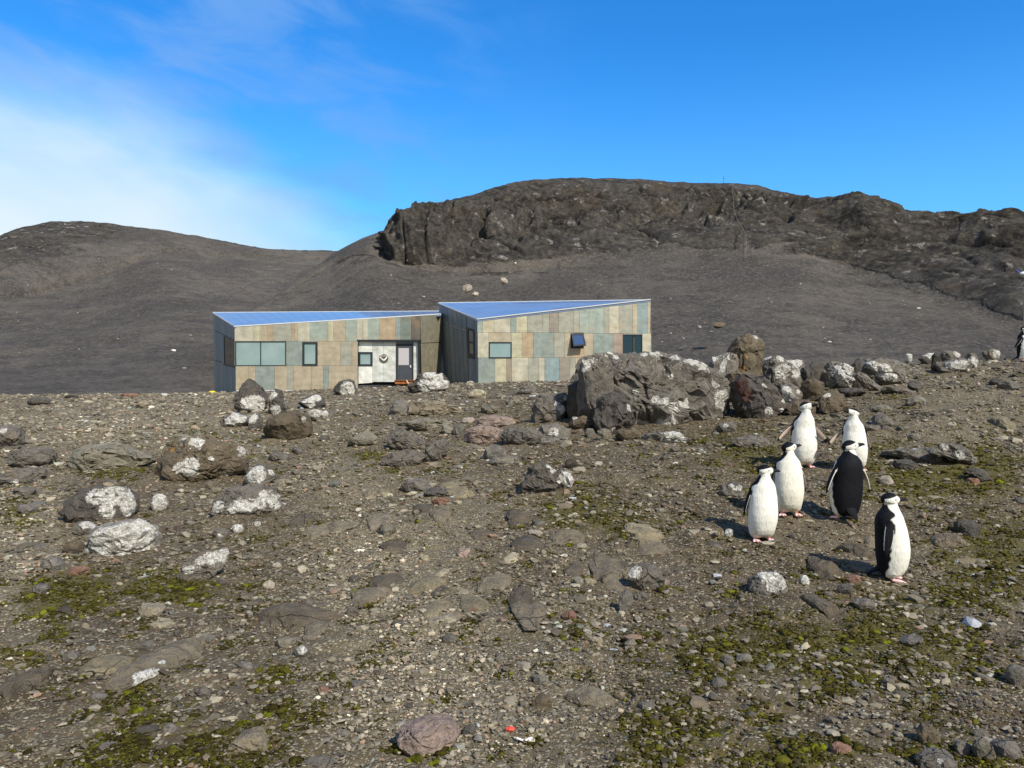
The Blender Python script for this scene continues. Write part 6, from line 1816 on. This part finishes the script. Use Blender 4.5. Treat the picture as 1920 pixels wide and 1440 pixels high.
penguin("white-breasted penguin at front left, head in profile, dark bill pointing right", 1428, 1014, 142, 7, 78, 2, (13, 13), (0, 0), (0, 0), -2, 2, 0.02, 1)
penguin("penguin with head twisted away showing black crown, shoulder behind the front-left one", 1479, 966, 138, -4, 110, 12, (12, 12), (0, 0), (0, 0), 0, -1, 0.0, 2, (1, .985, .93))
penguin("penguin with both flippers spread wide, farthest back on the left", 1507, 878, 120, 4, 42, 14, (48, 46), (58, 58), (0, 0), -3, 0, 0.1, 3)
penguin("penguin with raised bill pointing left, half hidden behind the black-backed one", 1604, 882, 114, -8, -66, 16, (47, 20), (60, 30), (0, 0), -1, -3, 0.07, 4)
penguin("penguin seen from behind, all black back with tail on the ground", 1585, 973, 148, 183, -88, 10, (21, 19), (0, 0), (0, 0), 0, -4, 0.0, 5)
penguin("nearest penguin standing alone on the right, body turned sideways in profile", 1672, 1088, 164, 70, 18, 4, (13, 13), (0, 0), (8, 8), -3, 0, 0.0, 6)
penguin("penguin cut off by the frame edge on the far ridge, flipper held back", 1919, 678, 66, 42, 40, 0, (30, 20), (0, 0), (20, 10), 0, 0, 0.0, 7)
# ------------------------------------------------------------------ small things
# thin mast on the hill crest
def on_hill(px, py):
    d = Vector(((px - 960) / F, 1, (720 - py) / F)).normalized()
    best = None
    for o in hills:
        ok, loc, nrm, _ = o.ray_cast(Vector((0, 0, CAM_Z)), d)
        if ok and (best is None or loc.y < best.y): best = loc
    return best


p = on_hill(1357, 348) or Vector(P(1357, 347, 180))
m = Acc(); m.bar(p + Vector((0, 0, -1)), p + Vector((0, 0, 2.1)), 0.07); m.bar(p + Vector((-.3, 0, 1.6)), p + Vector((.3, 0, 1.6)), 0.04)
tag(m.build("mast", simple("mast_metal", srgb(70, 70, 72), 0.6, 0.5), None), "thin dark antenna mast standing on the hill crest", "mast")
# rope marker line running down the rock band
rp = Acc(); prev = None
for px, py in ((1371, 352), (1373, 372), (1374, 395), (1380, 415), (1390, 432), (1397, 445), (1397, 470), (1396, 488)):
    q_ = on_hill(px, py)
    if q_ is None: continue
    q_ = q_ + Vector((0, -.6, .3))
    if prev is not None: rp.bar(prev, q_, 0.04)
    prev = q_
tag(rp.build("rope", simple("rope_fibre", srgb(120, 112, 102), 0.9), None), "pale rope hanging down the rock band below the mast", "rope")

# wind turbine at the right frame edge, mostly outside the picture
tb = P(1920, 664, 22.0)
root = empty("wind_turbine", tuple(tb)); bpy.context.view_layer.update()
tag(root, "small wind turbine with blue tail fin on a thin pole at frame edge", "wind turbine")
hub = P(1923, 514, 22.0)
a = Acc(); a.bar(tuple(tb + (0, 0, -.5)), tuple(hub), 0.05); a.build("pole", simple("galvanised", srgb(150, 150, 150), 0.5, 0.4), root)
a = Acc()
a.prism([P(1904.5, 503.5, 22), P(1913, 508.5, 22), P(1917.5, 514, 22), P(1914, 515.5, 22)], [P(1904.5, 503.5, 22.03), P(1913, 508.5, 22.03), P(1917.5, 514, 22.03), P(1914, 515.5, 22.03)])
a.build("tail_fin", simple("blue_paint", srgb(40, 58, 150), 0.5), root)
b = bmesh.new(); bmesh.ops.create_uvsphere(b, u_segments=20, v_segments=12, radius=1.0)
for v in b.verts: v.co = Vector((v.co.x * .17, v.co.y * .07, v.co.z * .065))
em = bpy.data.meshes.new("nacelle"); b.to_mesh(em); b.free(); em.materials.append(m_trim)
o = link("nacelle", em, root, tuple(np.array(P(1923, 513, 22)) - tb))
for k in range(3):
    an = math.radians(90 + 120 * k)
    a = Acc(); c0 = P(1933, 513, 21.9); tip = c0 + np.array([.05, .35 * 0 + math.cos(an) * .55, math.sin(an) * .55])
    a.bar(tuple(c0), tuple(tip), 0.05, 0.015); a.build("blade", m_trim, root)

a = Acc(); a.bar(tuple(P(1917.2, 547, 22.0)), tuple(P(1919.5, 588, 22.4)), 0.022); a.build("guy_wire", simple("guy_steel", srgb(170, 170, 168), 0.4, 0.5), root)

# yellow bundle at the hut corner
g0 = P(398, 740, 41.0); zg = float(H(g0[0], g0[1])[0])
n, f = ico(3)
V = n * np.array([.2, .16, .10]); V = V + 0.03 * fbm(n * 3, 3)[:, None] * n; V[:, 2] = np.maximum(V[:, 2], -.06)
tag(link("sack", mesh_np("sack", V, f, simple("yellow_fabric", srgb(212, 190, 44), 0.8), True), None, (g0[0], g0[1], max(zg, g0[2]) + .05)), "small yellow sack lying at the hut's slate corner", "sack")
# scraps on the near ground
g0 = hit(957, 1374)
V = n * np.array([.02, .014, .010]); V = V + 0.010 * fbm(n * 4 + 3, 3)[:, None] * n
tag(link("shell_fragment", mesh_np("shell_fragment", V, f, simple("coral_red", srgb(206, 74, 56), 0.6), True), None, (g0[0], g0[1], g0[2] + .012)), "coral red scrap on the gravel beside the pinkish boulder", "scrap")
a = Acc(); g0 = hit(985, 1395)
for k, (dx, dy, lx, ly) in enumerate(((0, 0, .03, .012), (.015, .006, .006, -.02), (-.01, .0, -.028, .008))):
    a.bar((g0[0] + dx, g0[1] + dy, g0[2] + .015), (g0[0] + dx + lx, g0[1] + dy + ly, g0[2] + .022), 0.007, 0.005)
tag(a.build("bone", simple("bleached_bone", srgb(226, 222, 214), 0.7), None), "bleached white bone scrap right of the coral red scrap", "bone")
